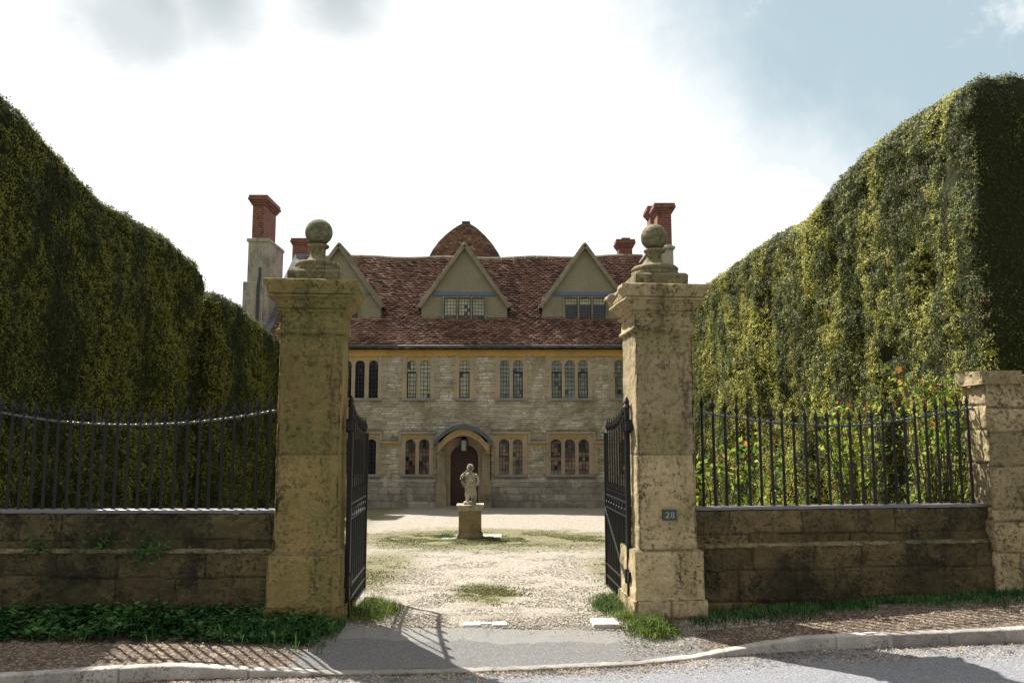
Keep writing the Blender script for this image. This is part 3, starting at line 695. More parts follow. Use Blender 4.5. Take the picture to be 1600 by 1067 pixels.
def smooth_curve(pts):
    px = np.array([p[0] for p in pts], float); py = np.array([p[1] for p in pts], float)
    c = np.polyfit(px, py, 3); q = np.linspace(px[0], px[-1], 40); return [(a, float(np.polyval(c, a))) for a in q]
xL0 = at(-62, 650, 7.56).x; xL1 = at(431, 650, 7.56).x
railing('iron_railings', 'black railings with barbed spear heads on the left wall', (xL0, 7.56), (xL1, 7.56), at(300, 796, 7.5).z - .002,
        rail_curve(smooth_curve([(-64, 629), (0, 645), (69, 654), (137, 662), (225, 665), (297, 660), (352, 653.5), (432, 641.5)]), lambda p: 7.56, xL0, xL1), 27, True)
a2 = at(1087, 650, 7.96); b2 = at(1537, 650, 8.40)
YfR = lambda px: 7.96 + .44 * (px - 1087) / 450
railing('iron_railings', 'black railings with plain spear heads right of the gate before the roses', (a2.x, a2.y), (b2.x, b2.y), A.z + .013,
        rail_curve([(1086, 642), (1120, 648.5), (1160, 654), (1197, 658.5), (1240, 662.5), (1281, 664.5), (1312, 665), (1340, 663.5), (1375, 660.5), (1405, 656.5), (1440, 651), (1470, 645.5), (1512, 639), (1540, 638)], YfR, a2.x, b2.x), 26, False)
# more railings beyond the left frame edge are out of sight and left out

# ------------------------------------------------------------------ gates
def gate(label, hx, hy, fx, fy):
    L = math.hypot(fx - hx, fy - hy); rz = math.atan2(fy - hy, fx - hx)
    root = thing('iron_gate', label, 'gate', (hx, hy, 0), rz, 'open iron gate leaves')
    I = M['iron']
    rail = lambda x: 1.875 - .26 * (1 - math.exp(-2.6 * x / L)) * 1.0 + .05 * (x / L) ** 2
    def bm_(a, b, w, h, name): m = MB(); m.beam(a, b, w, h); return m.build(name, I, root, local=True)
    m = MB(); m.box(-.022, .022, -.022, .022, 0.02, 1.92); m.lathe([(.04, 0), (.02, .03), (.028, .05), (.005, .10)], (0, 0, 1.92), 8); m.build('hinge_stile', I, root, local=True)
    m = MB(); m.box(L - .02, L + .018, -.018, .018, 0.05, rail(L)); m.build('free_stile', I, root, local=True)
    m = MB(); K = 24
    for i in range(K):
        m.beam((L*i/K, 0, rail(L*i/K)), (L*(i+1.03)/K, 0, rail(L*(i+1)/K)), .036, .016)
    m.build('top_rail', I, root, local=True)
    for z in (1.015, 0.885, .275, .155, .05): bm_((0, 0, z), (L, 0, z), .022, .016, 'cross_rail')
    m = MB(); n = 8
    for i in range(n):
        x0, x1 = .05 + (L - .07) * i / n, .05 + (L - .07) * (i + 1) / n
        m.beam((x0, -.003, .89), (x1, -.003, 1.01), .010, .012, (0, 1, 0)); m.beam((x0, .006, 1.01), (x1, .006, .89), .010, .012, (0, 1, 0))
        m.lathe([(.004, -.012), (.02, 0), (.004, .012)], ((x0 + x1) / 2, 0, .95), 8)
    m.build('lattice_band', I, root, local=True)
    bm_((0.03, .02, .28), (L - .01, .02, .87), .012, .022, 'diagonal_brace')
    nb = 9
    for i in range(1, nb):
        x = L * i / nb; m = MB(); m.tube([(0, 0, 0), (0, 0, rail(x) - .05 + .02)], .0088, 6)
        b = m.build('bar', I, root, local=True); b.location = (x, 0, .05)
        if i == 1: m = MB(); spear(m, 0, 0, 1.0, False); sp = m.build('spear_head', I, b, local=True)
        else: sp = copy_to(sp, b)
        sp.location = (0, 0, rail(x) - .02)
    for i in range(nb):
        x = L * (i + .5) / nb; m = MB(); m.tube([(0, 0, 0), (0, 0, 1.02)], .0056, 6)
        b = m.build('dog_bar', I, root, local=True); b.location = (x, 0, .05)
        if i == 0: m = MB(); spear(m, 0, 0, .6, False); sp = m.build('spear_head', I, b, local=True)
        else: sp = copy_to(sp, b)
        sp.location = (0, 0, 1.04)
    for z in (.35, 1.74):
        m = MB(); m.box(-.10, .045, -.03, .03, z - .045, z + .045); m.lathe([(.045, -.06), (.045, .06)], (0, 0, z), 10); m.build('hinge', I, root, local=True)
    m = MB(); m.tube([(L + .015, 0, 1.02), (L + .05, 0, 1.02)], .008, 6); m.lathe([(.004, -.02), (.02, 0), (.004, .02)], (L + .06, 0, 1.02), 8); m.build('latch', I, root, local=True)
    return root
hl = at(545, 800, 7.62); fl = at(571, 800, 8.90)
gate('open black iron gate leaf hinged on the left pier', hl.x, hl.y, fl.x, fl.y)
hr = at(982, 800, 7.86); fr = at(947.5, 800, 9.14)
gate('open black iron gate leaf hinged on the right pier with number plaque', hr.x, hr.y, fr.x, fr.y)

# ------------------------------------------------------------------ hedges
def leaves(P, N, size, aspect, spread, seed, up=0.3, fold=0.0, flat=None):
    """diamond leaves at points P around normals N -> verts, faces, colours"""
    r = np.random.default_rng(seed); n = len(P)
    D = N + spread * r.normal(size=(n, 3)); D[:, 2] += up; D /= np.linalg.norm(D, axis=1)[:, None] + 1e-9
    T = r.normal(size=(n, 3)); S = np.cross(D, T); S /= np.linalg.norm(S, axis=1)[:, None] + 1e-9
    if flat is not None:        # leaf blades lie near the clipped surface, tips lifted off it
        A = N + flat * r.normal(size=(n, 3)); A /= np.linalg.norm(A, axis=1)[:, None]
        T[:, 2] += up * 3; D = T - A * np.einsum('ij,ij->i', T, A)[:, None]; D /= np.linalg.norm(D, axis=1)[:, None] + 1e-9
        S = np.cross(D, A)
    sz = size * (0.6 + 0.8 * r.random(n)) if np.isscalar(size) else size * (0.6 + 0.8 * r.random(n))
    sz = sz[:, None]; W = S * sz * aspect
    Nn = np.cross(D, S)
    a = P; b = P + D * sz * .5 + W * .5 + Nn * sz * fold; c = P + D * sz; d = P + D * sz * .5 - W * .5 + Nn * sz * fold
    V = np.stack([a, b, c, d], 1).reshape(-1, 3)
    Fc = np.arange(4 * n).reshape(-1, 4)
    col = np.repeat(np.stack([r.random(n), r.random(n), r.random(n)], 1), 4, axis=0)
    return V, Fc, col
def hedge(name, label, x_in, x_out, y0, y1, ztop, mat, seed, bulge, dens=1500, flute=0.05, rnd=0.35, zfloor=-0.6, group=None, s0=0.027, rr=0.5, endd=.6):
    """closed clipped hedge: perimeter ring raised to ztop(Y); x_in is the face towards the drive"""
    sx = 1 if x_out > x_in else -1; W = abs(x_out - x_in)
    step = 0.09
    # perimeter: far end of inner face -> near corner -> near end -> outer
    pts = []
    ys = np.arange(y1, y0 + rnd, -step); pts += [(x_in, y) for y in ys]
    for k in range(1, 6): t = k / 6 * math.pi / 2; pts.append((x_in + sx * rnd * (1 - math.cos(t)), y0 + rnd * (1 - math.sin(t))))
    pts += [(x_in + sx * q, y0) for q in np.arange(rnd, W, step)]
    pts += [(x_out, y) for y in np.arange(y0 + .1, y1, .35)]
    pts += [(x_out - sx * q, y1) for q in np.arange(0, W, .35)]
    pts = np.array(pts); n = len(pts)
    tz = np.linspace(0, 1, 64); K = []
    # levels: (fraction of height, inset)
    for t in np.linspace(0, 1, 58): K.append((t, 0.0, 0))
    for t in np.linspace(.12, 1, 7): K.append((1, rr * (1 - math.cos(t * math.pi / 2)), rr * math.sin(t * math.pi / 2)))
    for t in np.linspace(.15, 1, 8): K.append((1, rr + (W / 2 - rr) * t, rr + .10 * t))
    cx = (x_in + x_out) / 2; cyl = np.clip(pts[:, 1], y0 + W / 2, y1 - W / 2)
    zt = np.array([ztop(y) for y in pts[:, 1]])
    V = []
    for fr, ins, rise in K:
        k = ins / (W / 2)
        x = pts[:, 0] * (1 - k) + cx * k; y = pts[:, 1] * (1 - k) + cyl * k
        yt = np.array([ztop(q) for q in y])
        z = zfloor + (yt - rr - zfloor) * fr + rise
        V.append(np.stack([x, y, z], 1))
    V = np.stack(V, 1)            # n, levels, 3
    nl = V.shape[1]; P = V.reshape(-1, 3)
    # outward direction
    c = np.stack([np.full(n, cx), cyl], 1); o = pts - c; o /= np.linalg.norm(o, axis=1)[:, None] + 1e-9
    inner = (np.abs(pts[:, 0] - x_in) < 1e-3); o[inner] = (-sx, 0)
    O = np.repeat(np.concatenate([o, np.zeros((n, 1))], 1)[:, None], nl, 1)
    lv = np.array([min(1, k[1] / rr) for k in K]); O = O * (1 - lv[None, :, None] * .8); O[:, :, 2] += lv[None, :] * .8
    O = O.reshape(-1, 3)
    d = bulge(P) + 0.07 * fbm(P * [1, 1, .45], .9, 3, seed) + flute * fbm(P * [1, 1, .22], 1.7, 3, seed + 3) + .050 * fbm(P * [1, 1, 1.5], 3.4, 3, seed + 6) + .035 * fbm(P * [1, 1, 1.5], 8, 3, seed + 5)
    fade = np.clip((P[:, 2] - zfloor) * 2, 0.2, 1)
    P = P + O * (d * fade)[:, None]
    G = grid_faces(n, nl, wrap=True)
    root = thing(name, label, 'hedge', (cx, (y0 + y1) / 2, 0), 0, group)
    a, b, c_, e = P[G[:, 0]], P[G[:, 1]], P[G[:, 2]], P[G[:, 3]]
    nn = np.cross(c_ - a, e - b); ar = np.linalg.norm(nn, axis=1) * .5; nn /= (ar[:, None] * 2 + 1e-9)
    cen = (a + c_) / 2
    out = np.einsum('ij,ij->i', nn, O[G[:, 0]]); nn[out < 0] *= -1
    mesh_obj('hedge_core', P - O * .03, G, M['core'], root, True)
    # leaves
    r = np.random.default_rng(seed + 9)
    dist = np.linalg.norm(cen - np.array([0, 0, EYE]), axis=1)
    face_cam = np.einsum('ij,ij->i', nn, np.array([0, 0, EYE]) - cen) / dist
    topf = nn[:, 2] > .5
    lam = ar * dens * np.clip(9.5 / dist, .45, 1.25) ** 1.3 * np.where(face_cam > -.15, 1.0, np.where(topf, .45, .12))
    outer = np.abs(cen[:, 0] - x_out) < .4; lam[outer] *= .35
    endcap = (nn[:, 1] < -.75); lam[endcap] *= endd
    cnt = r.poisson(lam); idx = np.repeat(np.arange(len(G)), cnt)
    u = r.random(len(idx))[:, None]; v = r.random(len(idx))[:, None]
    Q = (a[idx] * (1-u) * (1-v) + b[idx] * u * (1-v) + c_[idx] * u * v + e[idx] * (1-u) * v)
    nq = nn[idx]; Q = Q + nq * ((r.random(len(idx)) - .75) * .05 + .05 * np.clip(fbm(Q, 13, 2, seed + 31), -1, 1))[:, None]
    # sparse, hollow places show the dark inside
    gap = fbm(Q * [1, 1, .5], 3.2, 4, seed + 21)
    keep = gap < .62 + .25 * r.random(len(Q)); Q, nq = Q[keep], nq[keep]
    dq = np.linalg.norm(Q - np.array([0, 0, EYE]), axis=1)
    Vl, Fl, cl = leaves(Q, nq, s0 * np.clip(dq / 10, .85, 1.7), .42, .70, seed + 11, up=.12, fold=.0, flat=.42)
    end_shade = np.repeat(endcap[idx][keep], 4) if endd < .6 else np.zeros(len(cl), bool); cl[end_shade, 0] *= .12; cl[end_shade, 1] *= .85     # shade of the end face put into its leaf colour; unclipped foliage
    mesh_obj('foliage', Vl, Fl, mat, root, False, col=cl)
    return root, P.reshape(n, nl, 3), O
XR = 5.25; XLh = -6.1
def prof_from_px(px_pts, x_in):
    Y = []; Z = []
    for px, py in px_pts:
        # the depth at which x_in is seen in this column (x = (px-800)/F * depth along the view axis)
        Yd = x_in * F / (px - 800)
        for _ in range(5):
            p = at(px, py, Yd); Yd *= x_in / p.x
        Y.append(Yd); Z.append(at(px, py, Yd).z)
    o = np.argsort(Y); Y = np.array(Y)[o]; Z = np.array(Z)[o]
    return lambda y: float(np.interp(y, Y, Z))
zr0 = prof_from_px([(1060, 462), (1092, 442), (1105, 434), (1165, 389), (1205, 361), (1250, 340), (1275, 312), (1300, 272), (1340, 228), (1380, 196), (1420, 170), (1470, 138), (1520, 104), (1545, 92)], XR)
zr = lambda y: zr0(y) + .04
def bul_r(P):
    d = 0
    for (y, z, s, a) in ((17.2, 3.2, .5, .28), (19.5, 2.2, .8, .25), (14.0, 1.6, .45, .22), (12.4, 3.0, .35, -.16), (15.6, 2.0, .3, -.28), (20.5, 1.4, .35, .2), (18.2, 1.2, .5, -.25), (14.4, .7, .42, -.6), (11.3, 1.2, .3, -.3), (10.3, 3.6, .22, -.22), (16.6, 4.2, .3, -.2), (13.2, 4.4, .25, -.2), (19.8, 3.6, .4, -.2), (11.9, .9, .5, .15)):
        d = d + a * np.exp(-((P[:, 1] - y) / s) ** 2 - ((P[:, 2] - z) / (s * 2.2)) ** 2)
    return d
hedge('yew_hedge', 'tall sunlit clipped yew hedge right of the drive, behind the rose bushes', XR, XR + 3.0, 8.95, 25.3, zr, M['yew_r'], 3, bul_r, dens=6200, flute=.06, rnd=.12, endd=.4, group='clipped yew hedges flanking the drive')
zl1 = prof_from_px([(-260, -60), (-60, 100), (0, 117), (35, 150), (70, 196), (100, 226), (130, 262), (165, 296), (200, 322), (235, 345), (270, 368), (303, 392), (312, 402)], XLh)
y_a = XLh * F / (308 - 800)
def bul_l(P):
    d = 0
    for (y, z, s, a) in ((15.0, 4.1, .35, -.28), (14.0, 2.3, .5, -.22), (12.3, 3.6, .5, .12), (11.0, 2.0, .6, -.15)):
        d = d + a * np.exp(-((P[:, 1] - y) / s) ** 2 - ((P[:, 2] - z) / (s * 2.0)) ** 2)
    return d
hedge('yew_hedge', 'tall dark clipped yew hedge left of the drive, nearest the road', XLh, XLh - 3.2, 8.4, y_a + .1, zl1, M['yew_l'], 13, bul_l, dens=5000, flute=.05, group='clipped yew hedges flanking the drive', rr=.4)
zl2 = prof_from_px([(318, 448), (333, 446), (360, 457), (400, 483), (418, 502), (436, 524), (460, 545), (500, 548)], XLh + .25)
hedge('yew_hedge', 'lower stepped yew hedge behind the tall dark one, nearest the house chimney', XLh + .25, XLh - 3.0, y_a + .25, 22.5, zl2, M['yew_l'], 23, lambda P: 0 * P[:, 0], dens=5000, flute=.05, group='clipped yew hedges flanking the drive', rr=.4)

# ------------------------------------------------------------------ the house
HY = 26.0; HZ = -0.56
def hx(px, py=640): return at(px, py, HY).x
def hz(py, px=730): return at(px, py, HY).z
XH0, XH1 = -8.3, 5.3
ZE = hz(543); TP = 0.80; RY = 30.81; HD = 2 * (RY - HY); ZR = ZE + TP * (RY - HY)
cosr = 1 / math.hypot(1, TP); sinr = TP * cosr
house = thing('manor_house', 'long stone manor house with red tiled roof, three gabled dormers and brick chimneys', 'house', (-1.5, HY, HZ))
# windows list: (name, light list (x0,x1) px, y top, y bottom, style per light)
up = (563, 622); lo_ = (686, 741)
WIN = [([(533, 548, 'glass_dark', 0), (553.5, 568.5, 'glass_dark', 0), (575, 590, 'glass_dark', 0)], up, 'upper'),
       ([(635, 650, 'glass_blind', 1), (656, 672, 'glass_blind', 0)], up, 'upper'),
       ([(717.5, 733.5, 'glass_blind', 1)], up, 'upper'),
       ([(781, 796, 'glass_grey', 0), (801.5, 817, 'glass_grey', 1)], up, 'upper'),
       ([(862, 878, 'glass_grey', 1), (883, 898.5, 'glass_grey', 0), (903.5, 919, 'glass_grey', 1)], up, 'upper'),
       ([(961, 976.5, 'glass_grey', 0), (982, 997, 'glass_grey', 1)], up, 'upper'),
       ([(533, 548, 'glass_dark', 0), (553.5, 568.5, 'glass_dark', 0), (574, 589, 'glass_dark', 0)], lo_, 'lower'),
       ([(634.5, 650, 'glass_warm', 0), (655.5, 671.5, 'glass_warm', 0)], lo_, 'lower'),
       ([(780, 795.5, 'glass_warm', 2), (801, 816.5, 'glass_warm', 0)], lo_, 'lower'),
       ([(860, 876.5, 'glass_warm', 2), (882, 898, 'glass_warm', 0), (903.5, 919.5, 'glass_warm', 0)], lo_, 'lower'),
       ([(968, 984, 'glass_warm', 0), (989, 1005, 'glass_warm', 0)], lo_, 'lower')]
holes = []
for lights, (yt, yb), kind in WIN:
    holes.append((hx(lights[0][0]) - .10, hx(lights[-1][1]) + .10, hz(yb) - .03, hz(yt) + .10))
DX0, DX1 = hx(703.5, 750), hx(747, 750); DZT = hz(694.5); DXC = (DX0 + DX1) / 2
holes.append((DX0 - .06, DX1 + .06, HZ - .2, DZT - .02))
def hole_fn(u, v):
    x = XH0 + u; z = HZ - .25 + v; k = np.zeros(len(u), bool)
    for a, b, c, d in holes: k |= (x > a) & (x < b) & (z > c) & (z < d)
    return k
r_ = random.Random(5); crs = []
while sum(crs) < 6: crs.append(r_.choice([.065, .08, .09, .105, .125]))
rm = RM()
rm.add(*relief((XH0, HY, HZ - .25), (1,0,0), (0,0,1), (0,-1,0), XH1 - XH0, ZE - .22 - HZ + .25, crs, 0.027, .30, seed=301, amp=0.016, off=0.013, jd=0.016, jw=0.016, hole=hole_fn, wob=.02))
for xx, n_ in ((XH0, (-1,0,0)), (XH1, (1,0,0))):
    P, Fc, c = relief((xx, HY + (HD if n_[0] < 0 else 0), HZ - .25), (0, -1 if n_[0] < 0 else 1, 0), (0,0,1), n_, HD, ZE - HZ + .25, crs, 0.06, .30, seed=311, amp=0.016)
    rm.add(P, Fc, c)
    rm.add(np.array([(xx, HY, ZE), (xx, HY + HD - .02, ZE), (xx, RY, ZR - .04)]), np.array([[0, 1, 2, 2]]), np.tile([.5, 0, 0], (3, 1)))
rm.quad((XH1, HY + HD - .02, HZ - .25), (XH0, HY + HD - .02, HZ - .25), (XH0, HY + HD - .02, ZE), (XH1, HY + HD - .02, ZE))
rm.build('wall', M['rubble'], house)
# plinth: projecting, with a chamfered top course
zp = hz(752); rm = RM(); k = .09
for (a, b) in ((XH0 - .09, DX0 - .32), (DX1 + .32, XH1 + .09)):
    rm.add(*relief((a, HY - k, HZ - .25), (1,0,0), (0,0,1), (0,-1,0), b - a, zp - HZ + .25, [.45, .22, .2, .24], 0.03, .6, seed=int(320 + a), amp=0.012, jd=.01, jw=.014))
    rm.quad((a, HY - k, zp), (b, HY - k, zp), (b, HY + .01, zp + .10), (a, HY + .01, zp + .10))
    e = b if a < DX0 else a; rm.quad((e, HY - k, HZ - .2), (e, HY + .01, HZ - .2), (e, HY + .01, zp + .1), (e, HY - k, zp))
rm.build('plinth', M['plinth'], house)
# cornice under the eaves
zc0 = hz(556.5); m = MB()
m.poly_y([(XH0, zc0), (XH1, zc0), (XH1, ZE - .09), (XH0, ZE - .09)], HY - .05, HY + .06)
m.box(XH0, XH1, HY - .11, HY + .06, ZE - .09, ZE - .01)
m.build('cornice', M['ochre'], house, bevel=.01)
m = MB(); m.tube([(XH0 - .05, HY - .20, ZE + .01), (XH1 + .05, HY - .20, ZE + .01)], .055, 8); m.build('gutter', M['gutter'], house)
# string course with label drops
m = MB(); zs_lo = hz(690.5); zs_hi = hz(675.5); y0, y1 = HY - .085, HY + .02
spans = [(hx(528), hx(598), 1), (hx(598), hx(624), 0), (hx(624), hx(682), 1), (hx(770), hx(829), 1), (hx(829), hx(853), 0), (hx(853), hx(930), 1), (hx(930), hx(958), 0), (hx(958), hx(1012), 1)]
for a, b, hi in spans:
    z = zs_hi if hi else zs_lo; m.box(a, b, y0, y1, z - .045, z + .045)
    if hi:
        for e, s in ((a, 1), (b, -1)):
            if abs(e - hx(682)) < .01 or abs(e - hx(770)) < .01: continue
            m.box(e, e + s * .08, y0 + .003, y1 - .003, zs_lo - .045, z - .04)
m.build('string_course', M['ashlar'], house, bevel=.012)
m = MB()
for a, b, hi in spans:
    if hi:
        m.box(a + .09, b - .09, HY - .030, HY + .05, zs_hi - .16, zs_hi - .048)
    else: m.box(a, b, HY - .03, HY + .05, zs_lo - .12, zs_lo - .048)
m.build('lintel_band', M['ochre'], house)
m = MB()
for a, b, hi in spans:
    z = zs_hi if hi else zs_lo
    m.box(a - .01, b + .01, y0 - .012, y1, z + .047, z + .062)
m.build('string_flashing', M['lead'], house)

def arch_pts(xa, xb, zs, rise, n=9):
    """slightly pointed basket arch from left spring to right spring"""
    xc = (xa + xb) / 2; h = (xb - xa) / 2; out = []
    for i in range(n):
        t = math.pi - math.pi * i / (n - 1); out.append((xc + h * math.cos(t), zs + rise * (math.sin(t) ** .9)))
    return out
def lattice(m, x0, x1, z0, z1, arch_rise, y, cols, rows, w=.0075):
    """lead cames over one light"""
    h = (x1 - x0) / 2; xc = (x0 + x1) / 2
    def top(x): q = min(1, abs(x - xc) / h); return z1 - arch_rise + arch_rise * math.sqrt(max(0, 1 - q * q))
    for i in range(1, cols):
        x = x0 + (x1 - x0) * i / cols; m.box(x - w, x + w, y - .006, y + .002, z0, top(x))
    for j in range(1, rows):
        z = z0 + (z1 - z0) * j / rows
        if z < z1 - arch_rise: a, b = x0, x1
        else: q = math.sqrt(max(0, 1 - ((z - z1 + arch_rise) / arch_rise) ** 2)) * h; a, b = xc - q, xc + q
        m.box(a, b, y - .0075, y + .001, z - w, z + w)
def quarrels(x0, x1, z0, z1, y, cols, rows, mats, pick, parent, ar=0):
    """panes: every small piece of glass a separately tilted quad"""
    m = MB()
    for i in range(cols):
        for j in range(rows):
            a, b = x0 + (x1 - x0) * i / cols, x0 + (x1 - x0) * (i + 1) / cols
            c, d = z0 + (z1 - z0) * j / rows, z0 + (z1 - z0) * (j + 1) / rows
            t = [random.uniform(-.0018, .0018) for _ in range(2)]
            m.m = pick(i, j); m.add([(a, y + t[0] + t[1], c), (b, y - t[0] + t[1], c), (b, y - t[0] - t[1], d), (a, y + t[0] - t[1], d)], [(0, 1, 2, 3)])
    return m.build('pane', mats, parent)
for wi, (lights, (yt, yb), kind) in enumerate(WIN):
    z0, z1 = hz(yb), hz(yt); rise = .155
    xa, xb = hx(lights[0][0]), hx(lights[-1][1]); yf = HY - .032; yb_ = HY + .14
    # frame = surround with jambs, mullions and cusped head in one stone piece
    m = MB(); jw = .13
    m.box(xa - jw, xa, yf, yb_, z0, z1 + .12); m.box(xb, xb + jw, yf, yb_, z0, z1 + .12)
    for i in range(len(lights) - 1):
        a, b = hx(lights[i][1]), hx(lights[i + 1][0]); m.box(a, b, yf + .03, yb_ - .02, z0, z1 + .12)
    for L in lights:
        a, b = hx(L[0]), hx(L[1]); ap = arch_pts(a, b, z1 - rise, rise, 13); zt_ = z1 + .12
        for i in range(12):
            (p0, q0), (p1, q1) = ap[i], ap[i + 1]
            m.add([(p0, yf + .03, q0), (p1, yf + .03, q1), (p1, yf + .03, zt_), (p0, yf + .03, zt_)], [(0, 1, 2, 3)])
            m.add([(p0, yf + .03, q0), (p0, yb_, q0), (p1, yb_, q1), (p1, yf + .03, q1)], [(0, 1, 2, 3)])
    m.box(xa - jw - .0, xb + jw, yf - .012, yb_, z1 + .12, z1 + .175)
    z = z0; rq = random.Random(wi)          # dressed quoins of the jambs, let into the rubble
    while z < z1 + .1:
        h = rq.uniform(.16, .26)
        for e, sg in ((xa - jw, -1), (xb + jw, 1)):
            m.box(e, e + sg * rq.choice([.08, .16]), HY - .018, HY + .03, z + .006, min(z + h, z1 + .12) - .006)
        z += h
    m.m = 1; m.box(xa - .10, xb + .10, yf + .024, yf + .029, z1 + .03, z1 + .115) if kind == 'upper' else None
    win = m.build('window', [M['ashlar'], M['ochre']], house)
    m = MB(); m.box(xa - jw - .03, xb + jw + .03, yf - .055, yb_, z0 - .075, z0 + .002); m.build('sill', M['sill'], win, bevel=.01)
    lead = MB()
    for L in lights:
        case = MB(); a, b = hx(L[0]), hx(L[1]); yg = HY + .085; rows = 9 if kind == 'upper' else 8; cols = 3
        lattice(lead, a, b, z0, z1, rise, yg - .008, cols, rows)
        g = L[2]
        if g == 'glass_warm':
            ptn = {(i, j): (1 if (random.random() < (.15 if j < 5 else .55)) else 0) for i in range(cols) for j in range(rows)}
            quarrels(a - .01, b + .01, z0, z1 + .01, yg, cols, rows, [M['glass_warm'], M['glass_dark']], lambda i, j: ptn[(i, j)], win)
        else:
            quarrels(a - .01, b + .01, z0, z1 + .01, yg, cols, rows, [M[g], M['glass_dark']], lambda i, j: 1 if random.random() < .04 else 0, win)
        if L[3]:
            za, zb_ = (z0 + .01, z0 + (z1 - z0) * .70) if L[3] == 1 else (z0 + (z1 - z0) * .50, z1 - .03)
            for (p, q, r1, r2) in ((a, a + .03, za, zb_), (b - .03, b, za, zb_), (a + .03, b - .03, za, za + .03), (a + .03, b - .03, zb_ - .03, zb_)):
                case.box(p, q, yg - .035, yg - .004, r1, r2)
            case.build('casement', M['iron'], win)
    lead.build('lead_cames', M['gutter'], win)
    # dark room lining behind the glass
    m = MB(); m.add([(xa - .2, HY + .16, z0 - .1), (xb + .2, HY + .16, z0 - .1), (xb + .2, HY + .16, z1 + .2), (xa - .2, HY + .16, z1 + .2)], [(0, 1, 2, 3)])
    m.build('reveal', M['gutter'], win)

# door, porch
def porch():
    y0 = HY - .16
    jl, jr = DX0, DX1
    # stone door surround: jambs and arched head with a deep moulded reveal
    zs = DZT - (DX1 - DX0) / 2 * .95
    m = MB()
    for (off, ya, yb_) in ((0, HY - .02, HY + .35), (.10, HY - .10, HY - .018), (.20, HY - .18, HY - .098)):
        a, b = jl - off, jr + off; r_o = (b - a) / 2
        wid = .10 if off < .2 else .16
        m.box(a - wid, a, ya, yb_, HZ - .1, zs); m.box(b, b + wid, ya, yb_, HZ - .1, zs)
        rise = (DZT - zs) * (1 + off * .95)
        A_ = arch_pts(a, b, zs, rise, 25); B_ = arch_pts(a - wid, b + wid, zs, rise + wid, 25)
        for i in range(24):
            (p0, q0), (p1, q1), (s0, t0), (s1, t1) = A_[i], A_[i + 1], B_[i], B_[i + 1]
            m.add([(p0, ya, q0), (p1, ya, q1), (s1, ya, t1), (s0, ya, t0), (p0, yb_, q0), (p1, yb_, q1)], [(0, 1, 2, 3), (0, 4, 5, 1)])
            m.add([(s0, ya, t0), (s1, ya, t1), (s1, yb_, t1), (s0, yb_, t0)], [(0, 1, 2, 3)])
    arch = m.build('door_surround', M['ashlar'], house)
    for (a, b) in ((hx(683, 700), hx(699, 700)), (hx(752, 700), hx(768, 700))):
        m = MB()
        m.box(a + .03, b - .03, HY - .24, HY + .02, HZ - .1, hz(701)); 
        m.box(a - .01, b + .01, HY - .28, HY + .02, HZ - .1, zp - .05)
        m.build('porch_buttress', M['rubble_s'], house, bevel=.02)
    for (a, b) in ((hx(684, 700), hx(694, 700)), (hx(757, 700), hx(767, 700))):
        m = MB()
        m.poly_y([(a, hz(701)), (b, hz(701)), (b, hz(690)), (a, hz(690))], HY - .62, HY + .02)
        m.poly_y([(a + .02, hz(709)), (b - .02, hz(709)), (b - .02, hz(701)), (a + .02, hz(701))], HY - .34, HY + .02)
        m.build('corbel', M['ashlar'], house, bevel=.02)
    # curved hood: lead-covered segmental canopy with ochre soffit
    xa, xb = hx(681, 690), hx(770.5, 690); za = hz(690); rise = hz(663.5) - za; xc = (xa + xb) / 2; hw = (xb - xa) / 2
    def hood(th, off, ya, yb_, mat, name, edge=0):
        m = MB(); n = 28; t_ = []; b_ = []
        for i in range(n + 1):
            x = -1 + 2 * i / n; ztop_ = za + rise * (1 - abs(x) ** 2.1) - off; t_.append((xc + x * (hw - edge), ztop_)); b_.append((xc + x * (hw - edge), ztop_ - th))
        for i in range(n):
            p, q, r2, s = t_[i], t_[i+1], b_[i+1], b_[i]
            m.add([(p[0], ya, p[1]), (q[0], ya, q[1]), (r2[0], ya, r2[1]), (s[0], ya, s[1]), (p[0], yb_, p[1]), (q[0], yb_, q[1]), (r2[0], yb_, r2[1]), (s[0], yb_, s[1])],
                  [(0, 3, 2, 1), (0, 1, 5, 4), (3, 7, 6, 2)])
        m.build(name, mat, house)
    hood(.13, 0, HY - .78, HY + .01, M['lead_g'], 'porch_hood')
    hood(.22, .131, HY - .70, HY + .01, M['ashlar_o'], 'hood_soffit', .12)
    m = MB(); m.add([(DX0 - .05, HY + .28, HZ - .1), (DX1 + .05, HY + .28, HZ - .1), (DX1 + .05, HY + .28, DZT + .1), (DX0 - .05, HY + .28, DZT + .1)], [(0, 1, 2, 3)])
    for i in range(1, 6):
        x = DX0 + (DX1 - DX0) * i / 6; m.box(x - .012, x + .012, HY + .262, HY + .275, HZ, DZT)
    for z in (.4, 1.5): m.box(DX0, DX1, HY + .255, HY + .262, HZ + z, HZ + z + .07)
    d = m.build('door', M['door'], house)
    m = MB(); m.lathe([(.03, -.01), (.045, 0), (.03, .012)], (DX0 + .09, HY + .24, HZ + 1.32), 12); m.build('handle', M['iron'], d)
    m = MB(); m.box(DX0 - .12, DX1 + .12, HY - .35, HY + .3, HZ - .08, HZ + .05); m.build('doorstep', M['sill'], house, bevel=.015)
    # chain of iron links on the wall, right of the porch
    m = MB(); x = hx(767, 700); 
    for i in range(16):
        z = hz(697) - i * .068; m.lathe([(.008, -.03), (.022 + .014 * (i % 4 == 0), 0), (.008, .03)], (x, HY - .30, z), 8)
    m.build('rain_chain', M['iron'], house)
    # lantern
    p = hx(726.5, 690); yl = HY - .50; zt_ = hz(682)
    L = thing('porch_lantern', 'small glazed lantern hanging under the curved porch hood', 'lantern', (p, yl, hz(705)))
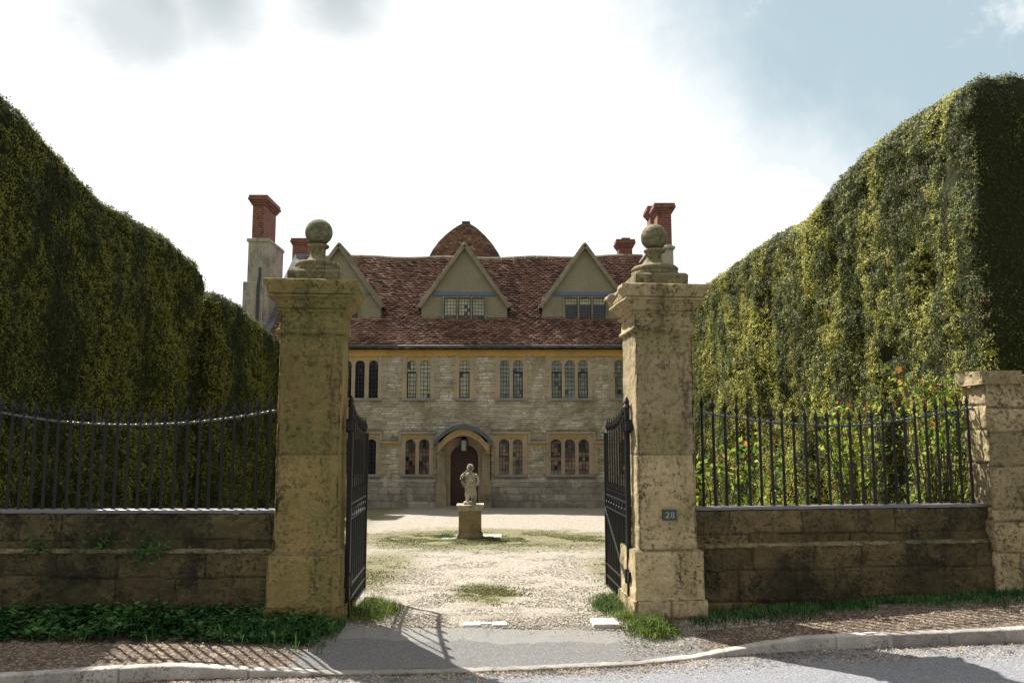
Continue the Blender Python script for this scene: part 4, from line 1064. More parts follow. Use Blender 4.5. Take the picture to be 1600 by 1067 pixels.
    m = MB(); m.tube([(p, yl, zt_ + .24), (p, yl, zt_ - .02)], .012, 6); m.tube([(p - .14, yl, zt_ + .07), (p, yl, zt_ + .16), (p + .12, yl, zt_ + .05)], .012, 6)
    m.lathe([(.155, -.01), (.16, .01), (.09, .07), (.04, .10), (.02, .13)], (p, yl, hz(687)), 4, rot=math.pi/4); m.build('cap', M['iron'], L)
    m = MB()
    for sx in (-1, 1):
        for sy in (-1, 1): m.box(p + sx*.105 - .02, p + sx*.105 + .02, yl + sy*.105 - .02, yl + sy*.105 + .02, hz(704), hz(687))
    m.box(p - .115, p + .115, yl - .115, yl + .115, hz(705), hz(704) + .005); m.build('frame', M['iron'], L)
    m = MB(); m.box(p - .075, p + .075, yl - .075, yl + .075, hz(704) + .01, hz(687) - .01); m.build('glass', M['lantern_glass'], L)
M['rubble_s'] = stone_mat('buttress_stone', (.42,.34,.22), (.31,.26,.175), (.08,.07,.05), (.40,.36,.27), 1.2, 0.55, 0.72, 0.64, bd=.02)
M['ashlar_o'] = stone_mat('golden_ashlar', (.46,.32,.15), (.38,.28,.15), (.20,.15,.09), (.5,.4,.24), 0.9, 0.56, 0.74, 0.66)
M['lead_g'] = lead_mat('green_grey_lead', (.085, .115, .125), 0.6)
M['lantern_glass'] = glass_mat('lantern_frosted_glass', (.30, .33, .27), 0.2, (.16, .18, .15))
porch()

# roof of separate clay tiles
def tiles(name, O, U, S, w, length, mask, tw=.175, th_=.135, parent=None, seed=0, sag=None, thick=.014):
    """O origin at eaves, U along, S up the slope"""
    r = np.random.default_rng(seed); O = np.array(O); U = np.array(U, float); S = np.array(S, float); N = np.cross(U, S); N /= np.linalg.norm(N)
    nr = int(length / th_) + 1; nc = int(w / tw) + 2
    J, I = np.meshgrid(np.arange(nr), np.arange(nc), indexing='ij'); J = J.ravel(); I = I.ravel()
    u = I * tw - (J % 2) * tw / 2; v = J * th_ + .012 * np.sin(u * .8 + J * .3) + r.normal(size=len(u)) * .006
    keep = (u > -tw) & (u < w) & mask(np.clip(u + tw / 2, 0, w), v + th_ / 2); u, v = u[keep], v[keep]; n = len(u)
    u0 = np.clip(u + .004, 0, w); u1 = np.clip(u + tw - .004, 0, w)
    lift = thick + .036 + r.random(n) * .020; tl = np.minimum(th_ * 1.25, length + .06 - v)
    rot = r.normal(size=n) * .009
    def P(uu, vv, hh):
        base = O + uu[:, None] * U + vv[:, None] * S + hh[:, None] * N
        if sag is not None: base[:, 2] += sag(base[:, 0], vv)
        return base
    z0 = 0 * u
    V = np.stack([P(u0, v, z0 + lift - thick * .9 + rot), P(u1, v, z0 + lift - thick * .9 - rot), P(u0, v, lift + thick * .6 + rot), P(u1, v, lift + thick * .6 - rot), P(u0, v + tl, z0 + .012), P(u1, v + tl, z0 + .012)], 1).reshape(-1, 3)
    b = (np.arange(n) * 6)[:, None]
    Fc = np.concatenate([b + np.array([0, 1, 3, 2]), b + np.array([2, 3, 5, 4]), b + np.array([0, 2, 4, 4]), b + np.array([1, 5, 3, 3])])
    big_ = .25 * fbm(np.stack([u, v, z0], 1), .9, 3, seed + 1)
    c = np.clip(r.beta(1.6, 1.9, n) + big_, 0, 1)
    col = np.repeat(np.stack([c, r.random(n), r.random(n)], 1), 6, axis=0)
    o = mesh_obj(name, V, Fc, M['tile'], parent, False, col=col); return o
slope_len = (RY - HY + .22) / cosr
RO = (XH0, HY - .22, ZE - .22 * TP + .10)
sag = lambda x, v: (v / slope_len) * (.09 * ((x + 1.5) / 6.5) ** 2 + .03 * np.sin(x * 1.9) - .02)
dorm = [(at(528, 480, HY + 1.23).x, 'left'), (at(725.5, 480, HY + 1.23).x, 'mid'), (at(914.5, 480, HY + 1.23).x, 'right')]
roof = tiles('roof', RO, (1, 0, 0), (0, cosr, sinr), XH1 - XH0, slope_len, lambda u, v: np.ones(len(u), bool), parent=house, seed=5, sag=sag)
m = MB(); m.add([(XH0, HY - .20, ZE - .20 * TP + .075), (XH1, HY - .20, ZE - .20 * TP + .075), (XH1, RY, ZR + .06), (XH0, RY, ZR + .06), (XH0, 2 * RY - HY + .2, ZE - .15), (XH1, 2 * RY - HY + .2, ZE - .15)], [(0, 1, 2, 3), (3, 2, 5, 4)])
m.build('roof_deck', M['gutter'], roof)
# ridge tiles
m = MB(); x = XH0 + .25; rq = random.Random(8)
while x < XH1 - .3:
    s_ = float(sag(x, slope_len)); s2 = float(sag(x + .44, slope_len))
    m.tube([(x + .006, RY, ZR + .095 + s_), (x + .444, RY, ZR + .095 + s2 + rq.uniform(-.006, .006))], .105, 10); x += .45
m.build('ridge_tiles', M['barge'], roof)
# gable parapet at the left, and one at the right
for xx in (XH0 + .22, XH1 + .12):
    m = MB()
    m.beam((xx, HY - .25, ZE - .12), (xx, RY + .03, ZR + .22), .42, .20, (0, -sinr, cosr)); m.beam((xx, RY, ZR + .22), (xx, 2 * RY - HY + .2, ZE - .1), .42, .2, (0, sinr, cosr))
    m.build('gable_coping', M['coping_stone'], house, bevel=.02)

# dormers
def dormer(xc, i):
    Yd = HY + 1.23; k = at(0, 0, Yd)
    z = lambda py: at(728, py, Yd).z
    hw = 1.47; zb, zf, za = z(504) - .05, z(480), z(386)
    d = None
    m = MB(); wl, wr = -.74, .74; wz0, wz1 = z(498.5), z(463)
    zfl = za - (za - zf) * (1.40 / hw)
    # front wall in pieces around the window opening
    m.box(xc - 1.44, xc + wl, Yd, Yd + .12, zb, wz1); m.box(xc + wr, xc + 1.44, Yd, Yd + .12, zb, wz1); m.box(xc + wl, xc + wr, Yd, Yd + .12, zb, wz0)
    zz = wz1 + .0; xx = (za - .06 - zz) / ((za - zf) / hw)
    m.poly_y([(xc - min(xx, 1.44), zz), (xc + min(xx, 1.44), zz), (xc, za - .06)], Yd, Yd + .12)
    # cheeks
    for s in (-1, 1):
        x0 = xc + s * 1.43; yb_ = HY + (zf - ZE) / TP
        m.add([(x0, Yd + .01, zb), (x0, Yd + .01, zf), (x0, yb_ + .1, zf)], [(0, 1, 2)])
    D = m.build('dormer', M['render'], house)
    # windows: three leaded lights in a stone frame
    m = MB(); yw = Yd - .035
    m.box(xc + wl - .02, xc + wl + .06, yw, Yd + .1, wz0, wz1); m.box(xc + wr - .06, xc + wr + .02, yw, Yd + .1, wz0, wz1)
    m.box(xc + wl + .06, xc + wr - .06, yw, Yd + .1, wz1 - .05, wz1 - .0)
    for e in (-.235, .235): m.box(xc + e - .028, xc + e + .028, yw + .01, Yd + .09, wz0, wz1 - .05)
    m.build('window_frame', M['barge'], D)
    m = MB(); m.box(xc + wl - .10, xc + wr + .10, Yd - .09, Yd + .1, wz0 - .07, wz0); m.build('sill', M['lead'], D)
    lead = MB(); cs = MB(); mat_sets = {0: ('glass_dark', 'glass_dark'), 1: ('glass_blind', 'glass_grey'), 2: ('glass_dark', 'glass_blind')}
    for L in range(3):
        a = xc + (-.68, -.205, .265)[L]; b = xc + (-.265, .205, .68)[L]; yg = Yd + .05
        lattice(lead, a, b, wz0 + .02, wz1 - .05, .001, yg - .008, 4, 6, .006)
        def pick(i_, j_, L=L):
            if i == 1: return 1 if j_ == 0 or (L == 1 and random.random() < .15) else 0
            if i == 2: return 1 if j_ >= 4 else 0
            return 0
        mm = {0: [M['glass_dark'], M['glass_grey']], 1: [M['glass_blind'], M['glass_dark']], 2: [M['glass_dark'], M['glass_blind']]}[i]
        quarrels(a - .02, b + .02, wz0, wz1 - .04, yg, 4, 6, mm, pick, D)
        for (p, q, r1, r2) in ((a, a + .025, wz0, wz1 - .05), (b - .025, b, wz0, wz1 - .05), (a + .025, b - .025, wz0, wz0 + .035), (a + .025, b - .025, wz1 - .075, wz1 - .05)):
            cs.box(p, q, yg - .03, yg - .004, r1, r2)
    lead.build('lead_cames', M['gutter'], D); cs.build('casement', M['gutter'], D)
    m = MB(); m.add([(xc - .8, Yd + .115, wz0 - .05), (xc + .8, Yd + .115, wz0 - .05), (xc + .8, Yd + .115, wz1), (xc - .8, Yd + .115, wz1)], [(0, 1, 2, 3)]); m.build('reveal', M['gutter'], D)
    # blue flashing strip over the window
    m = MB(); zq = z(459.5); hwq = (za - zq) / ((za - zf) / hw) - .10
    m.poly_y([(xc - hwq, zq - .055), (xc + hwq, zq - .055), (xc + hwq - .05, zq + .055), (xc - hwq + .05, zq + .055)], Yd - .05, Yd + .03); m.build('flashing_strip', M['lead_blue'], D)
    # barge boards
    m = MB()
    for s in (-1, 1):
        a = Vector((xc + s * (hw + .03), Yd - .10, zf - .03)); b = Vector((xc, Yd - .10, za + .02)); dd = (b - a).normalized()
        up_ = dd.cross(Vector((0, 1, 0))) * (1 if s > 0 else -1); m.beam(a, b + dd * .02, .13, .10, up_); m.beam(a + Vector((0, .07, .0)) - up_ * .07, b + Vector((0, .07, 0)) - up_ * .07, .10, .06, up_)
    m.lathe([(.05, -.06), (.075, 0), (.05, .06)], (xc, Yd - .10, za + .06), 8)
    m.build('barge_boards', M['barge'], D, bevel=.008)
    # dormer roof
    Yr = HY + (za - ZE) / TP; 
    for s in (-1, 1):
        run = Vector((-s * hw, 0, za - zf)); sl = run.length; S = run.normalized()
        O = (xc + s * (hw + .05), Yd - .05, zf - .05)
        U = (0, 1, 0)
        def mask(u, v, zf=zf, S=S):
            zz = zf - .05 + v * S.z; return u < (HY + (zz - ZE) / TP) - Yd + .12
        if s > 0: tiles('dormer_tiles', O, (0, 1, 0), (S.x, 0, S.z), Yr - Yd + .2, sl + .05, mask, parent=D, seed=50 + i * 2)
        else:
            # keep U x S pointing up
            O2 = (O[0], O[1] + (Yr - Yd + .2), O[2]); W_ = Yr - Yd + .2
            def mask2(u, v, zf=zf, S=S, W_=W_):
                zz = zf - .05 + v * S.z; return (W_ - u) < (HY + (zz - ZE) / TP) - Yd + .12
            tiles('dormer_tiles', O2, (0, -1, 0), (S.x, 0, S.z), W_, sl + .05, mask2, parent=D, seed=51 + i * 2)
        m = MB(); m.add([(xc + s * hw, Yd + .02, zf - .02), (xc, Yd + .02, za), (xc, Yr, za), (xc + s * hw, HY + (zf - ZE) / TP, zf - .02)], [(0, 1, 2, 3)]); m.build('dormer_deck', M['gutter'], D)
    m = MB(); m.tube([(xc, Yd - .06, za + .06), (xc, Yr + .05, za + .06)], .085, 8); m.build('dormer_ridge', M['barge'], D)
for i, (xc, nm) in enumerate(dorm): dormer(xc, i)

# chimneys
def stack(m, x0, x1, y0, y1, z0, z1, corb=3, cs=.045, ch=.075):
    """brick shaft with corbelled head"""
    m.box(x0, x1, y0, y1, z0, z1 - ch * (corb + 1.2))
    z = z1 - ch * (corb + 1.2)
    for k in range(1, corb + 1):
        m.box(x0 - cs * k, x1 + cs * k, y0 - cs * k, y1 + cs * k, z, z + ch); z += ch
    m.box(x0 - cs * corb + .02, x1 + cs * corb - .02, y0 - cs * corb + .02, y1 + cs * corb - .02, z, z1)
Yc = 26.9; p0, p1 = at(394.5, 340, Yc), at(412, 340, Yc)
m = MB(); stack(m, p0.x, p1.x + .02, Yc, Yc + 1.35, at(400, 375, Yc).z, at(400, 306, Yc).z); ch = m.build('chimney', M['brick'], house)
m = MB(); b0, b1 = at(387, 400, 26.75).x, at(414, 400, 26.75).x
m.box(b0, b1 + .12, 26.75, 28.5, HZ, at(400, 377, 26.75).z); m.box(b0 - .10, b1, 26.66, 28.6, HZ - .1, at(400, 440, 26.7).z)
m.box(b0 - .05, b1 + .15, 26.70, 28.55, at(400, 378, 26.75).z, at(400, 372.5, 26.75).z)
m.build('chimney_base', M['chim'], ch, bevel=.03)
m = MB(); m.tube([(b0 + .42, 26.62, at(400, 520, 26.6).z), (b0 + .42, 26.62, at(400, 450, 26.6).z), (b0 + .47, 26.60, at(400, 432, 26.6).z), (b0 + .47, 26.6, at(400, 418, 26.6).z)], .05, 8); m.build('flue_pipe', M['gutter'], ch)
Yc = 27.4; m = MB(); stack(m, at(1027, 340, Yc).x, at(1049, 340, Yc).x, Yc, Yc + .6, at(1030, 388, Yc).z, at(1030, 318.5, Yc).z, 3)
ch = m.build('chimney', M['brick'], house)
m = MB(); stack(m, at(1016, 340, 28.6).x, at(1028, 340, 28.6).x, 28.6, 29.3, at(1020, 388, 28.6).z, at(1020, 323, 28.6).z, 3); m.build('rear_flue', M['brick'], ch)
m = MB(); q0, q1 = at(1018, 400, 27.2).x, at(1052, 400, 27.2).x; zz = at(1030, 386, 27.2).z
m.box(q0, q1, 27.15, 29.4, HZ, zz - .08); m.box(q0 - .06, q1 + .06, 27.08, 29.46, zz - .08, zz); 
m.add([(q0-.05,27.09,zz),(q1+.05,27.09,zz),(q1+.05,29.45,zz),(q0-.05,29.45,zz),(q0+.2,27.3,zz+.12),(q1-.1,27.3,zz+.12),(q1-.1,29.3,zz+.12),(q0+.2,29.3,zz+.12)], [(0,1,5,4),(1,2,6,5),(2,3,7,6),(3,0,4,7),(4,5,6,7)])
m.build('chimney_base', M['chim'], ch, bevel=.02)
Yc = 31.1; m = MB(); stack(m, at(966.5, 390, Yc).x, at(988, 390, Yc).x, Yc, Yc + .55, ZE, at(975, 374.5, Yc).z, 3, .04); ch = m.build('chimney', M['brick'], house)
m = MB(); m.box(at(971, 372, Yc + .2).x, at(984, 372, Yc + .2).x, Yc + .1, Yc + .45, at(975, 374.5, Yc).z - .01, at(975, 370.5, Yc).z); m.build('chimney_cowl', M['gutter'], ch)
Yc = 31.0; m = MB(); stack(m, at(457, 385, Yc).x, at(481, 385, Yc).x, Yc, Yc + .6, ZE, at(465, 372.5, Yc).z, 2, .04); m.build('chimney', M['brick'], house)
# rear wing with bell-shaped tiled roof
Yt = 33.5; xt = at(728, 400, Yt).x; zt0 = at(728, 410, Yt - 1.9).z
m = MB(); prof = []; NR = 26
raw = [(1.0, 0), (.93, .12), (.82, .32), (.68, .50), (.51, .67), (.31, .84), (.14, .955), (.04, 1.0)]
hb = at(728, 349.5, Yt).z - zt0; wb = (at(787, 400, Yt - .9).x - at(728, 400, Yt - .9).x) * 1.10
rz_ = [a[0] for a in raw]; hz_ = [a[1] for a in raw]
for k in range(NR):
    t0, t1 = k / NR, (k + 1) / NR
    ra = float(np.interp(t0, hz_, rz_)) * wb; rb = float(np.interp(t1, hz_, rz_)) * wb
    prof += [(ra + .03, zt0 + hb * t0), (rb + .008, zt0 + hb * t1)]
nseg = 56; P = []; 
for (r_r, z_) in prof:
    for k in range(nseg):
        t = 2 * math.pi * k / nseg; mxx = max(abs(math.cos(t)), abs(math.sin(t))); g = .35 + .65 / mxx
        P.append((xt + r_r * g * math.cos(t), Yt + r_r * g * math.sin(t), z_))
P = np.array(P); P[:, 2] += .012 * fbm(P, 6, 2, 8)
ii = np.arange(len(prof) - 1)[:, None]; jj = np.arange(nseg)[None]
Fc = np.stack([ii*nseg+jj, ii*nseg+(jj+1)%nseg, (ii+1)*nseg+(jj+1)%nseg, (ii+1)*nseg+jj], -1).reshape(-1, 4)
M['tile_plain'] = tile_mat('bell_roof_tiles', False)
rw = mesh_obj('bell_roof', P, Fc, M['tile_plain'], house)
m = MB(); m.box(xt - .17, xt + .17, Yt - .17, Yt + .17, zt0 + hb - .05, zt0 + hb + .06); m.build('ridge_cap', M['gutter'], rw)
m = MB(); m.box(xt - wb * .98, xt + wb * .98, Yt - wb * .98, Yt + wb * .98, HZ - .2, zt0 + .02); m.build('rear_wing', M['rubble_s'], house)

# ------------------------------------------------------------------ pedestal and statue
SY = 16.1; ps = at(734.5, 841, SY); SX = ps.x; SZ = float(court_z(np.array([SX]), np.array([SY]))[0]) + .0
zS = lambda py: at(734, py, SY).z
def pedestal():
    root = thing('stone_pedestal', 'square moulded stone pedestal standing on the mossy round of the court', 'pedestal', (SX, SY, SZ), R(2))
    h = zS(787.5) - SZ; g = lambda px: px / F * SY
    m = MB(); m.box(-.55, .62, -.42, .5, -.1, .018); m.build('slab', M['kerb_plain'], root, local=True, bevel=.02)
    def sq(prof): 
        m.lathe(prof, (0, 0, 0), 32, sq=1.0)
    m = MB(); w0 = g(17.5)
    sq([(g(20), 0), (g(20), .06), (g(19.4), .075), (g(18.3), .10), (w0, .12)]); m.build('base', M['pedestal'], root, local=True)
    m = MB(); sq([(w0 * .99, .115), (w0 * .97, h - .10)]); m.build('shaft', M['pedestal'], root, local=True)
    m = MB(); sq([(w0 * .97, h - .11), (g(18.3), h - .095), (g(18.8), h - .08), (g(19), h - .055), (g(20.6), h - .04), (g(20.8), h)]); m.build('cap', M['statue'], root, local=True)
    return SZ + h
M['kerb_plain'] = stone_mat('threshold_stone', (.50,.47,.42), (.40,.37,.32), (.2,.17,.13), (.58,.56,.52), 2.0, 0.58, 0.72, 0.64, bd=0.006)
ztop = pedestal()
def cherub():
    root = thing('cherub_statue', 'weathered stone child statue with one hand raised to its face, on the pedestal', 'statue', (SX - .01, SY, ztop), R(3))
    bm_v = []; m = MB()
    s = (zS(726.5) - ztop) / .80
    def ell(c, r, rot=None, n=14):
        v = []; f = []; b = 0; k = 10; Mx = Matrix.Rotation(R(rot[0]), 3, rot[1]) if rot else Matrix.Identity(3)
        for i in range(k + 1):
            ph = math.pi * i / k
            for j in range(n):
                t = 2 * math.pi * j / n; q = Mx @ Vector((r[0] * math.sin(ph) * math.cos(t), r[1] * math.sin(ph) * math.sin(t), r[2] * math.cos(ph)))
                v.append((q + Vector(c)) * s)
        for i in range(k):
            for j in range(n): f.append((i*n+j, (i+1)*n+j, (i+1)*n+(j+1)%n, i*n+(j+1)%n))
        m.add(v, f)
    def limb(pts, rs): m.tube([Vector(p) * s for p in pts], [r * s for r in rs], 12)
    # legs: standing, weight on the left one, knees soft, plump
    for sx, k in ((-.045, 0), (.062, .012)):
        limb([(sx, .01, .02), (sx, .008, .08), (sx * 1.1, -.012 - k, .19), (sx * 1.05, -.01 - k * 2, .25), (sx * .95, 0, .36), (sx * .8, 0, .42)], [.034, .039, .056, .052, .080, .084])
        ell((sx, -.028, .028), (.028, .055, .024)); ell((sx * 1.05, -.025 - k * 2, .255), (.038, .032, .04))
    # hips, belly, chest, shoulders
    ell((0, 0, .41), (.120, .095, .080)); ell((0, -.022, .47), (.118, .098, .085)); ell((.0, -.008, .56), (.122, .082, .085)); ell((0, -.004, .61), (.115, .062, .045))
    limb([(0, 0, .62), (0, -.006, .68)], [.045, .042])
    # head tilted, curls, nose, brows, cheeks, ears
    ell((.004, -.016, .735), (.064, .070, .074), (6, 'Y')); ell((.004, -.082, .722), (.011, .014, .015)); ell((-.022, -.070, .745), (.017, .012, .007)); ell((.030, -.070, .745), (.017, .012, .007))
    ell((-.024, -.062, .712), (.021, .018, .018)); ell((.032, -.062, .712), (.021, .018, .018)); ell((.004, -.074, .694), (.018, .010, .006)); ell((.004, -.064, .678), (.020, .018, .014))
    ell((.070, -.006, .73), (.010, .018, .022)); ell((-.062, -.006, .73), (.010, .018, .022))
    rr_ = random.Random(4)
    for k in range(46):
        t = rr_.uniform(0, 2 * math.pi); ph = rr_.uniform(0, 1.45)
        x, y, z = math.sin(ph) * math.cos(t), math.sin(ph) * math.sin(t), math.cos(ph)
        if y < -.35 and z < .62: continue
        ell((.004 + x * .064, -.010 + y * .066, .744 + z * .066), (.020, .020, .017), None, 8)
    # right arm (photo left): elbow out, forearm raised, hand at the cheek
    limb([(-.115, 0, .61), (-.165, -.015, .555), (-.180, -.035, .50)], [.040, .039, .034]); limb([(-.180, -.035, .50), (-.150, -.075, .58), (-.090, -.088, .66)], [.035, .030, .022])
    ell((-.068, -.088, .678), (.022, .015, .026))
    for k in range(5):
        a = R(-20 + k * 22); limb([(-.066 + .006 * k, -.090, .690), (-.062 + .011 * k - .01, -.094, .712 - abs(k - 2) * .004), (-.052 + .010 * k - .008, -.088, .722 - abs(k - 2) * .005)], [.0075, .007, .006])
    # left arm hanging, hand gathering the drape at the hip
    limb([(.112, 0, .61), (.158, .010, .54), (.168, -.005, .475)], [.040, .038, .033]); limb([(.168, -.005, .475), (.158, -.045, .42), (.125, -.075, .385)], [.033, .028, .021])
    ell((.110, -.082, .372), (.024, .018, .022))
    for k in range(5): limb([(.112 - .010 * k + .02, -.088, .370), (.104 - .010 * k + .02, -.104, .352), (.100 - .010 * k + .02, -.098, .336)], [.0075, .007, .006])
    # base block
    body_v, body_f = m.v, m.f
    body = m.build('body', M['statue'], root, local=True)
    rmod = body.modifiers.new('r', 'REMESH'); rmod.mode = 'VOXEL'; rmod.voxel_size = .0075; rmod.use_smooth_shade = True
    sm = body.modifiers.new('s', 'SMOOTH'); sm.iterations = 2; sm.factor = .5
    # drape across the hips falling on both sides behind the arms
    m = MB()
    def drape(c0, c1, n, r0, r1, z0, z1):
        for k in range(n):
            t = k / (n - 1); a = c0 + (c1 - c0) * t
            x0, y0_ = r0 * math.cos(a), r0 * .82 * math.sin(a); x1, y1_ = r1 * math.cos(a), r1 * .8 * math.sin(a)
            jj_ = .010 * math.sin(k * 2.3)
            m.tube([Vector((x0, y0_, z0)) * s, Vector(((x0+x1)/2 * 1.04, (y0_+y1_)/2 * 1.04, (z0+z1)/2 + jj_)) * s, Vector((x1, y1_, z1 + jj_)) * s], [.020*s, .027*s, .020*s], 7)
    drape(R(165), R(385), 15, .100, .112, .44, .35)
    for sx in (-1, 1):
        for k in range(4):
            x = sx * (.098 + .014 * k); m.tube([Vector((x * .9, .03, .56)) * s, Vector((x * 1.12, .035 - .01*k, .47)) * s, Vector((x * 1.05, .03 - .012 * k, .36 + .02 * k)) * s, Vector((x * .8, .02, .27 + .02*k)) * s], [.016*s, .025*s, .026*s, .012*s], 7)
    m.tube([Vector((.09, .03, .30)) * s, Vector((.10, .0, .2)) * s, Vector((.085, .02, .04)) * s], [.045*s, .05*s, .05*s], 10)     # support stump
    dr = m.build('drapery', M['statue'], root, local=True)
    rmod = dr.modifiers.new('r', 'REMESH'); rmod.mode = 'VOXEL'; rmod.voxel_size = .009; rmod.use_smooth_shade = True
    m = MB(); m.lathe([(.130 * s, -.002), (.125 * s, .045), (.118 * s, .052)], (0, 0, 0), 24, sq=.7); m.build('plinth', M['statue'], root, local=True)
cherub()

# ------------------------------------------------------------------ threshold stones
for (px, py, w, d, lab) in ((760, 977, .205, .14, 'pale worn gate-stop stone with a dark slot set in the middle of the gateway'), (944, 973, .125, .26, 'flat pale stone slab by the foot of the right gate leaf')):
    p = at(px, py, 7.44 if px < 800 else 7.52); r0 = thing('stone_slab', lab, 'stone slab', (p.x, p.y, 0.0), R(3))
    m = MB()
    if px < 800:
        m.box(-w, -.05, -d / 2, d / 2, -.05, .016); m.box(.05, w * .9, -d / 2, d / 2, -.05, .014); m.box(-.052, .052, 0, d / 2 - .004, -.05, .011)
    else: m.poly_y([(-w, -.03), (w, -.03), (w * .95, .014), (-w * .9, .016)], -d / 2, d / 2)
    o = m.build('slab', M['kerb_plain'], r0, local=True, bevel=.012)

# ------------------------------------------------------------------ plants on the ground
def grass(name, pts, hgt, wid, seed, mat, lean=.5, label=None, cat=None, kind=None, loc=None, group=None):
    """bent blades, 2 quads each"""
    r = np.random.default_rng(seed); n = len(pts); P = np.array(pts, float)
    a = r.random(n) * 2 * math.pi; D = np.stack([np.cos(a), np.sin(a), 0 * a], 1); S = np.stack([-np.sin(a), np.cos(a), 0 * a], 1)
    h = (hgt * (.45 + .8 * r.random(n)))[:, None] if np.isscalar(hgt) else (hgt * (.45 + .8 * r.random(n)))[:, None]
    l = (lean * r.random(n))[:, None]; w = wid * (.6 + .8 * r.random(n))[:, None]
    m1 = P + D * h * l * .35 + np.array([0, 0, 1]) * h * .6; t = P + D * h * l * 1.1 + np.array([0, 0, 1]) * h * (1 - l * .35)
    V = np.stack([P - S * w, P + S * w, m1 + S * w * .8, m1 - S * w * .8, t + S * w * .15, t - S * w * .15], 1).reshape(-1, 3)
    b = (np.arange(n) * 6)[:, None]; Fc = np.concatenate([b + np.array([0, 1, 2, 3]), b + np.array([3, 2, 4, 5])])
    col = np.repeat(np.stack([r.random(n), r.random(n), r.random(n)], 1), 6, axis=0)
    if loc is not None: V = V - np.array(loc)
    o = mesh_obj(name, V, Fc, mat, None, False, local=True, col=col)
    if loc is not None: o.location = loc
    tag(o, label, cat, group, kind); return o
def gpt(x, y, fn): return np.stack([x, y, fn(x, y)], 1)
# broad-leaved weeds under the left wall
def weeds():
    r = np.random.default_rng(77); V = []; Fc = []; cl = []; n0 = 0
    N = 2700; X = r.uniform(-6.0, -1.52, N); dens = .5 + .5 * fbm(np.stack([X, 0*X, 0*X], 1), 1.4, 3, 4)
    Yc_ = 7.42 - np.abs(r.normal(size=N)) * .20 * (1 + .5 * dens); Yc_ = np.clip(Yc_, 6.93, 7.42)
    Z = pave_z(X, Yc_); hgt = np.clip(.15 * (1 + .6 * dens) - (7.42 - Yc_) * .28, .015, .4) * (.4 + .8 * r.random(N))
    for k in range(4):      # four leaves per stem
        a = r.random(N) * 2 * math.pi; tilt = r.uniform(-.2, .7, N); L = r.uniform(.022, .062, N) * (1 if k else 1.2)
        D = np.stack([np.cos(a) * np.cos(tilt), np.sin(a) * np.cos(tilt), np.sin(tilt)], 1); S = np.stack([-np.sin(a), np.cos(a), 0*a], 1); Nn = np.cross(D, S)
        B = np.stack([X, Yc_, Z + hgt * (.45 + .16 * k)], 1) + D * .02
        Ls = L[:, None]; W = .42
        p = [B, B + D*Ls*.35 + S*Ls*W + Nn*Ls*.08, B + D*Ls*.75 + S*Ls*W*.75 + Nn*Ls*.05, B + D*Ls, B + D*Ls*.75 - S*Ls*W*.75 + Nn*Ls*.05, B + D*Ls*.35 - S*Ls*W + Nn*Ls*.08]
        V.append(np.stack(p, 1).reshape(-1, 3)); b = (np.arange(N) * 6)[:, None] + n0
        Fc.append(np.concatenate([b + np.array([0, 1, 2, 3]), b + np.array([0, 3, 4, 5])])); n0 += 6 * N
        cl.append(np.repeat(np.stack([r.random(N), r.random(N) * .85, r.random(N)], 1), 6, axis=0))
    o = mesh_obj('weeds', np.concatenate(V), np.concatenate(Fc), M['weed'], None, False, local=True, col=np.concatenate(cl))
    tag(o, 'low broad-leaved green weeds along the foot of the left wall', 'weeds', kind='stuff')
weeds()
r = np.random.default_rng(5)
x = np.concatenate([r.uniform(-6, -1.45, 3000), -1.62 - np.abs(r.normal(size=2200)) * .45]); y = 7.40 - np.abs(r.normal(size=len(x))) * .20
p = gpt(x, np.clip(y, 6.75, 7.42), pave_z)
grass('verge_grass', p, .13, .0045, 6, M['weed'], .8, 'thin dark grass growing among the weeds by the left wall', 'grass', 'stuff')
x = r.uniform(1.6, 6.2, 5200); wy = np.interp(x, [1.6, 4.8, 6.2], [7.78, 8.2, 8.15]); y = wy - np.abs(r.normal(size=len(x))) * .26 * (.7 + .5 * fbm(np.stack([x, 0*x, 0*x], 1), 2, 3, 8)); y = np.minimum(y, wy)
grass('verge_grass', gpt(x, y, lambda a, b: np.where(b < 8.0, pave_z(a, b), base_z(a))), .062, .004, 9, M['weed'], .8, 'short dark grass along the foot of the right wall', 'grass', 'stuff')
def tuft(label, cx, cy, rx, ry, n, h, fn, seed):
    rr2 = np.random.default_rng(seed); a = rr2.normal(size=(int(n * 1.7), 2)) * .55; x = cx + a[:, 0] * rx; y = cy + a[:, 1] * ry
    d = np.sqrt((a ** 2).sum(1)); hh = h * np.clip(1.1 - d * .6, .25, 1)
    z0 = float(fn(np.array([cx]), np.array([cy]))[0])
    n = len(x)
    grass('grass_tuft', gpt(x, y, fn), hh, 0.0032, seed, M['grass'], 1.1, label, 'grass tuft', loc=(cx, cy, z0), group='grass tufts about the gates')
pv = lambda a, b: np.where(b < 8.0, pave_z(a, b), court_z(a, b)) + .0
tuft('long grass tuft at the foot of the left gate leaf', -1.30, 7.95, .22, .42, 900, .17, pv, 31)
tuft('bright spiky grass tuft in front of the right gate pier', 1.22, 7.35, .22, .20, 650, .16, pv, 32)
tuft('bushy grass tuft inside the right gate leaf', .98, 8.25, .20, .5, 900, .15, pv, 33)
tuft('thin grass tuft between the pale slab and the right pier', 1.10, 7.62, .15, .12, 260, .12, pv, 34)
tuft('small grass clump growing at the left of the statue pedestal', SX - .45, SY + .1, .25, .3, 500, .10, pv, 35)
tuft('small grass clump growing at the right of the statue pedestal', SX + .38, SY - .2, .35, .12, 500, .08, pv, 36)
